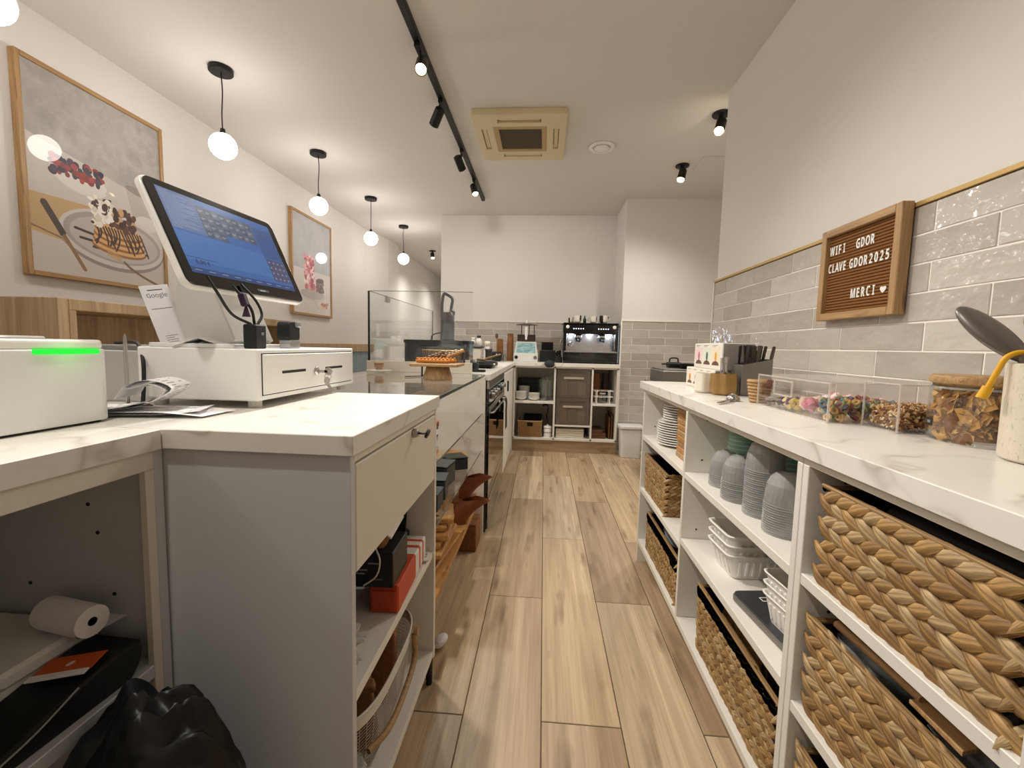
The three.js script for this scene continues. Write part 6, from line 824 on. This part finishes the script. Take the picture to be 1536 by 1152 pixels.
{
  const W = 0.20, H = 0.092, D = 0.33, cx = 0.653 + W / 2, cz = -1.205, t = thing('acrylic_topping_box', 'clear acrylic topping box with four compartments and flat lids', 'topping box', [cx, RY, cz]); openBox(t, W, H, D, 0.003, acrylic);
  for (const z of [-0.085, 0, 0.085]) add(t, 'divider', B(W - 0.008, H - 0.006, 0.003, 0.0004), acrylic, [0, H / 2, z]);
  for (const [z, dd] of [[-0.0875, 0.172], [0.0875, 0.172]]) add(t, 'lid', B(W + 0.006, 0.003, dd, 0.0006), acrylic, [0, H + 0.002, z]);
  add(t, 'edge_strip', merge([xf(B(0.004, 0.004, D, 0.0005), [-W / 2, H, 0]), xf(B(0.004, 0.004, D, 0.0005), [-W / 2, 0.002, 0]), xf(B(0.004, H, 0.004, 0.0005), [-W / 2, H / 2, D / 2]), xf(B(0.004, H, 0.004, 0.0005), [-W / 2, H / 2, -D / 2]), xf(B(W, 0.003, 0.004, 0.0005), [0, H, D / 2])]), edgeAcr); const lf = rrShape(0.09, 0.042, 0.003); lf.holes.push(rrShape(0.084, 0.036, 0.003)); add(t, 'label_holder', EX(lf, 0.003, 0.0003, 1), edgeAcr, [-W / 2 - 0.004, H - 0.028, -0.02], [0, -PI / 2, 0]);
  const heap = (name, label, cat, dz, geo, n, h, mats, sc) => { const o = thing(name, label, cat, [cx, RY + 0.004, cz + dz]); o.userData.kind = 'stuff'; pile(geo, n, W - 0.012, 0.078, h, mats, sc).forEach((g, i) => { if (g) { const m = add(o, 'pieces', g, mats[i]); m.userData.kind = 'stuff'; } }); };
  const cyl = C(0.7, 0.7, 1.4, 8), ball = new THREE.IcosahedronGeometry(1, 0), torus = new THREE.TorusGeometry(0.8, 0.42, 5, 8);
  heap('crushed_biscuit', 'grey brown crushed biscuit in the end compartment', 'topping', -0.128, ball, 260, 0.022, [M(0x5d4a40, 0.8), M(0x8a7464, 0.8)], 0.006);
  heap('banana_sweets', 'yellow sweets in the second compartment', 'sweets', -0.043, cyl, 120, 0.03, [M(0xd8bd58, 0.6), M(0xe6d38a, 0.6), M(0x6a4a78, 0.6)], 0.008);
  heap('marshmallows', 'pink and white marshmallows in the acrylic box', 'sweets', 0.043, cyl, 64, 0.05, [M(0xf1e6e2, 0.7), M(0xd98a9c, 0.7), M(0xecd0c4, 0.7)], 0.012);
  heap('coloured_cereal', 'multicoloured cereal rings in the acrylic box', 'cereal', 0.128, torus, 190, 0.052, [M(0xb08a4a, 0.7), M(0x7a8a5a, 0.7), M(0x8a4a4a, 0.7), M(0x5f7a8c, 0.7), M(0xc9a878, 0.7)], 0.008);
}
{
  const W = 0.135, H = 0.10, D = 0.098, cx = 0.79, cz = -0.982, tu = 0.0, t = thing('acrylic_nut_box', 'clear acrylic box of chopped nuts', 'topping box', [cx, RY, cz], tu); openBox(t, W, H, D, 0.003, acrylic); add(t, 'lid', B(W + 0.006, 0.003, D + 0.006, 0.0006), acrylic, [0, H + 0.002, 0]); add(t, 'edge_strip', merge([xf(B(0.0035, H, 0.0035, 0.0005), [-W / 2, H / 2, D / 2]), xf(B(0.0035, H, 0.0035, 0.0005), [-W / 2, H / 2, -D / 2]), xf(B(0.0035, H, 0.0035, 0.0005), [W / 2, H / 2, D / 2]), xf(B(W, 0.003, 0.0035, 0.0005), [0, H, D / 2]), xf(B(0.0035, 0.003, D, 0.0005), [-W / 2, H, 0])]), edgeAcr);
  const o = thing('chopped_nuts', 'beige chopped nuts filling the lower half of the acrylic box', 'nuts', [cx, RY + 0.004, cz], tu); o.userData.kind = 'stuff'; const mats = [M(0xd6ae7a, 0.8), M(0xe6cfa4, 0.8), M(0xa8743f, 0.8), M(0x7d4f2a, 0.8)]; pile(new THREE.TetrahedronGeometry(1.1), 2600, W - 0.008, D - 0.008, 0.055, mats, 0.0042).forEach((g, i) => { if (g) { const m = add(o, 'pieces', g, mats[i]); m.userData.kind = 'stuff'; } });
}
{ // glass jar of crushed wafers with a wooden lid
  const cx = 0.80, cz = -0.86, t = thing('wafer_jar', 'wide glass jar with a wooden lid', 'jar', [cx, RY, cz]), r = 0.066; add(t, 'glass_wall', L([[0, 0.001], [r - 0.006, 0.001], [r, 0.008], [r, 0.105], [r - 0.002, 0.105], [r - 0.003, 0.01], [0, 0.004]], 44), glass); add(t, 'lid', L([[0, 0.104], [r - 0.005, 0.104], [r - 0.004, 0.11], [r + 0.001, 0.111], [r + 0.0015, 0.122], [r - 0.003, 0.126], [0, 0.126]], 44), oakFrame); add(t, 'seal', L([[r - 0.004, 0.1], [r - 0.0025, 0.1], [r - 0.0025, 0.104]], 36), clearPlastic);
  const lt = canvasTex(96, 40, (g, w, h) => { g.fillStyle = '#151312'; g.fillRect(0, 0, w, h); g.fillStyle = '#b9b2a8'; for (const x of [26, 38, 48, 60]) g.fillRect(x, 12, 5, 16); }); const lg = new THREE.CylinderGeometry(r + 0.0006, r + 0.0006, 0.014, 10, 1, true, -2.05, 0.36); add(t, 'label', lg, M(0xffffff, 0.5, { map: lt, side: THREE.DoubleSide }), [0, 0.036, 0], null, 'small black label');
  const o = thing('crushed_wafers', 'golden crushed wafers filling the jar', 'wafers', [cx, RY + 0.006, cz]); o.userData.kind = 'stuff'; const fl = (() => { const g = new THREE.PlaneGeometry(2.4, 1.5, 3, 2), p = g.attributes.position; for (let i = 0; i < p.count; i++) p.setZ(i, 0.35 * Math.sin(p.getX(i) * 1.7) + 0.2 * Math.sin(p.getY(i) * 3)); g.computeVertexNormals(); return g; })(); const mats = [M(0xc9954a, 0.75, { side: THREE.DoubleSide }), M(0xe2b872, 0.75, { side: THREE.DoubleSide }), M(0x96602c, 0.75, { side: THREE.DoubleSide })];
  const gs = mats.map(() => []); for (let i = 0; i < 900; i++) { const a = rr(0, 2 * PI), q = (r - 0.016) * Math.sqrt(rr(0.25, 1)), y = 0.008 + 0.082 * rnd(), s = rr(0.006, 0.0125); gs[i % 3].push(xf(fl.clone(), [Math.cos(a) * q, y, Math.sin(a) * q], [rr(0, 6), rr(0, 6), rr(0, 6)], [s, s, s])); } gs.forEach((g, i) => { const m = add(o, 'flakes', merge(g), mats[i]); m.userData.kind = 'stuff'; });
  const core = add(o, 'flakes', C(0.04, 0.044, 0.075, 20), mats[2], [0, 0.04, 0]); core.userData.kind = 'stuff';
}
{ // crock with utensils
  const cx = 0.772, cz = -0.708, st = M(0xddd6c8, 0.55, { map: rep(tex(128, 128, (u, v) => { const n = fbm(u, v, 60, 60, 1); const c = n > 0.86 ? 212 : 246; return [c, c - 4, c - 12]; }), 5, 4) }), t = thing('utensil_crock', 'speckled cream crock full of utensils', 'crock', [cx, RY, cz]); add(t, 'pot', L([[0, 0.001], [0.05, 0.001], [0.056, 0.006], [0.057, 0.15], [0.054, 0.152], [0.052, 0.148], [0.05, 0.01], [0, 0.008]], 40), st);
  const s = thing('serving_spoon', 'large grey serving spoon leaning out of the crock', 'spoon', [cx, RY + 0.012, cz]); const dir = V(-0.11, 0.24, -0.075); add(s, 'handle', T([[0.02, 0, 0.02], [-0.005, 0.08, -0.01], [-0.026, 0.15, -0.034]], 0.006, 18, 8), steelDull); const bowl = S(1, 22, 14); const bm = add(s, 'bowl', bowl, M(0x76706a, 0.35, { metalness: 0.5 }), [-0.044, 0.187, -0.064]); bm.scale.set(0.024, 0.062, 0.012); bm.quaternion.setFromUnitVectors(V(0, 1, 0), V(-0.44, 0.72, -0.54).normalize());
  const s2 = dup(s, [cx + 0.014, RY + 0.012, cz + 0.02], -0.9, 'second grey serving spoon deeper in the crock');
  const y = thing('yellow_scoop', 'clear acrylic tong with a bent yellow handle', 'tong', [cx - 0.032, RY, cz - 0.012]); add(y, 'handle', T([[0.02, 0.150, 0.0], [0.0, 0.166, -0.004], [-0.012, 0.168, -0.006], [-0.026, 0.16, -0.010], [-0.032, 0.14, -0.014], [-0.038, 0.112, -0.02]], 0.0042, 30, 8), M(0xe0a81c, 0.4)); add(y, 'collar', xf(C(0.007, 0.0075, 0.02, 12), [-0.040, 0.104, -0.022], [0.2, 0, -0.25]), M(0xe0a81c, 0.4)); add(y, 'clear_blade', xf(B(0.012, 0.085, 0.012, 0.003), [-0.052, 0.054, -0.034], [0.2, 0, -0.25]), acrylic);
}
// ---------------------------------------------------------------- shadows everywhere, then hand over
scene.traverse(o => { if (o.isMesh) { o.castShadow = true; o.receiveShadow = true; } });
renderer.render(scene, camera);
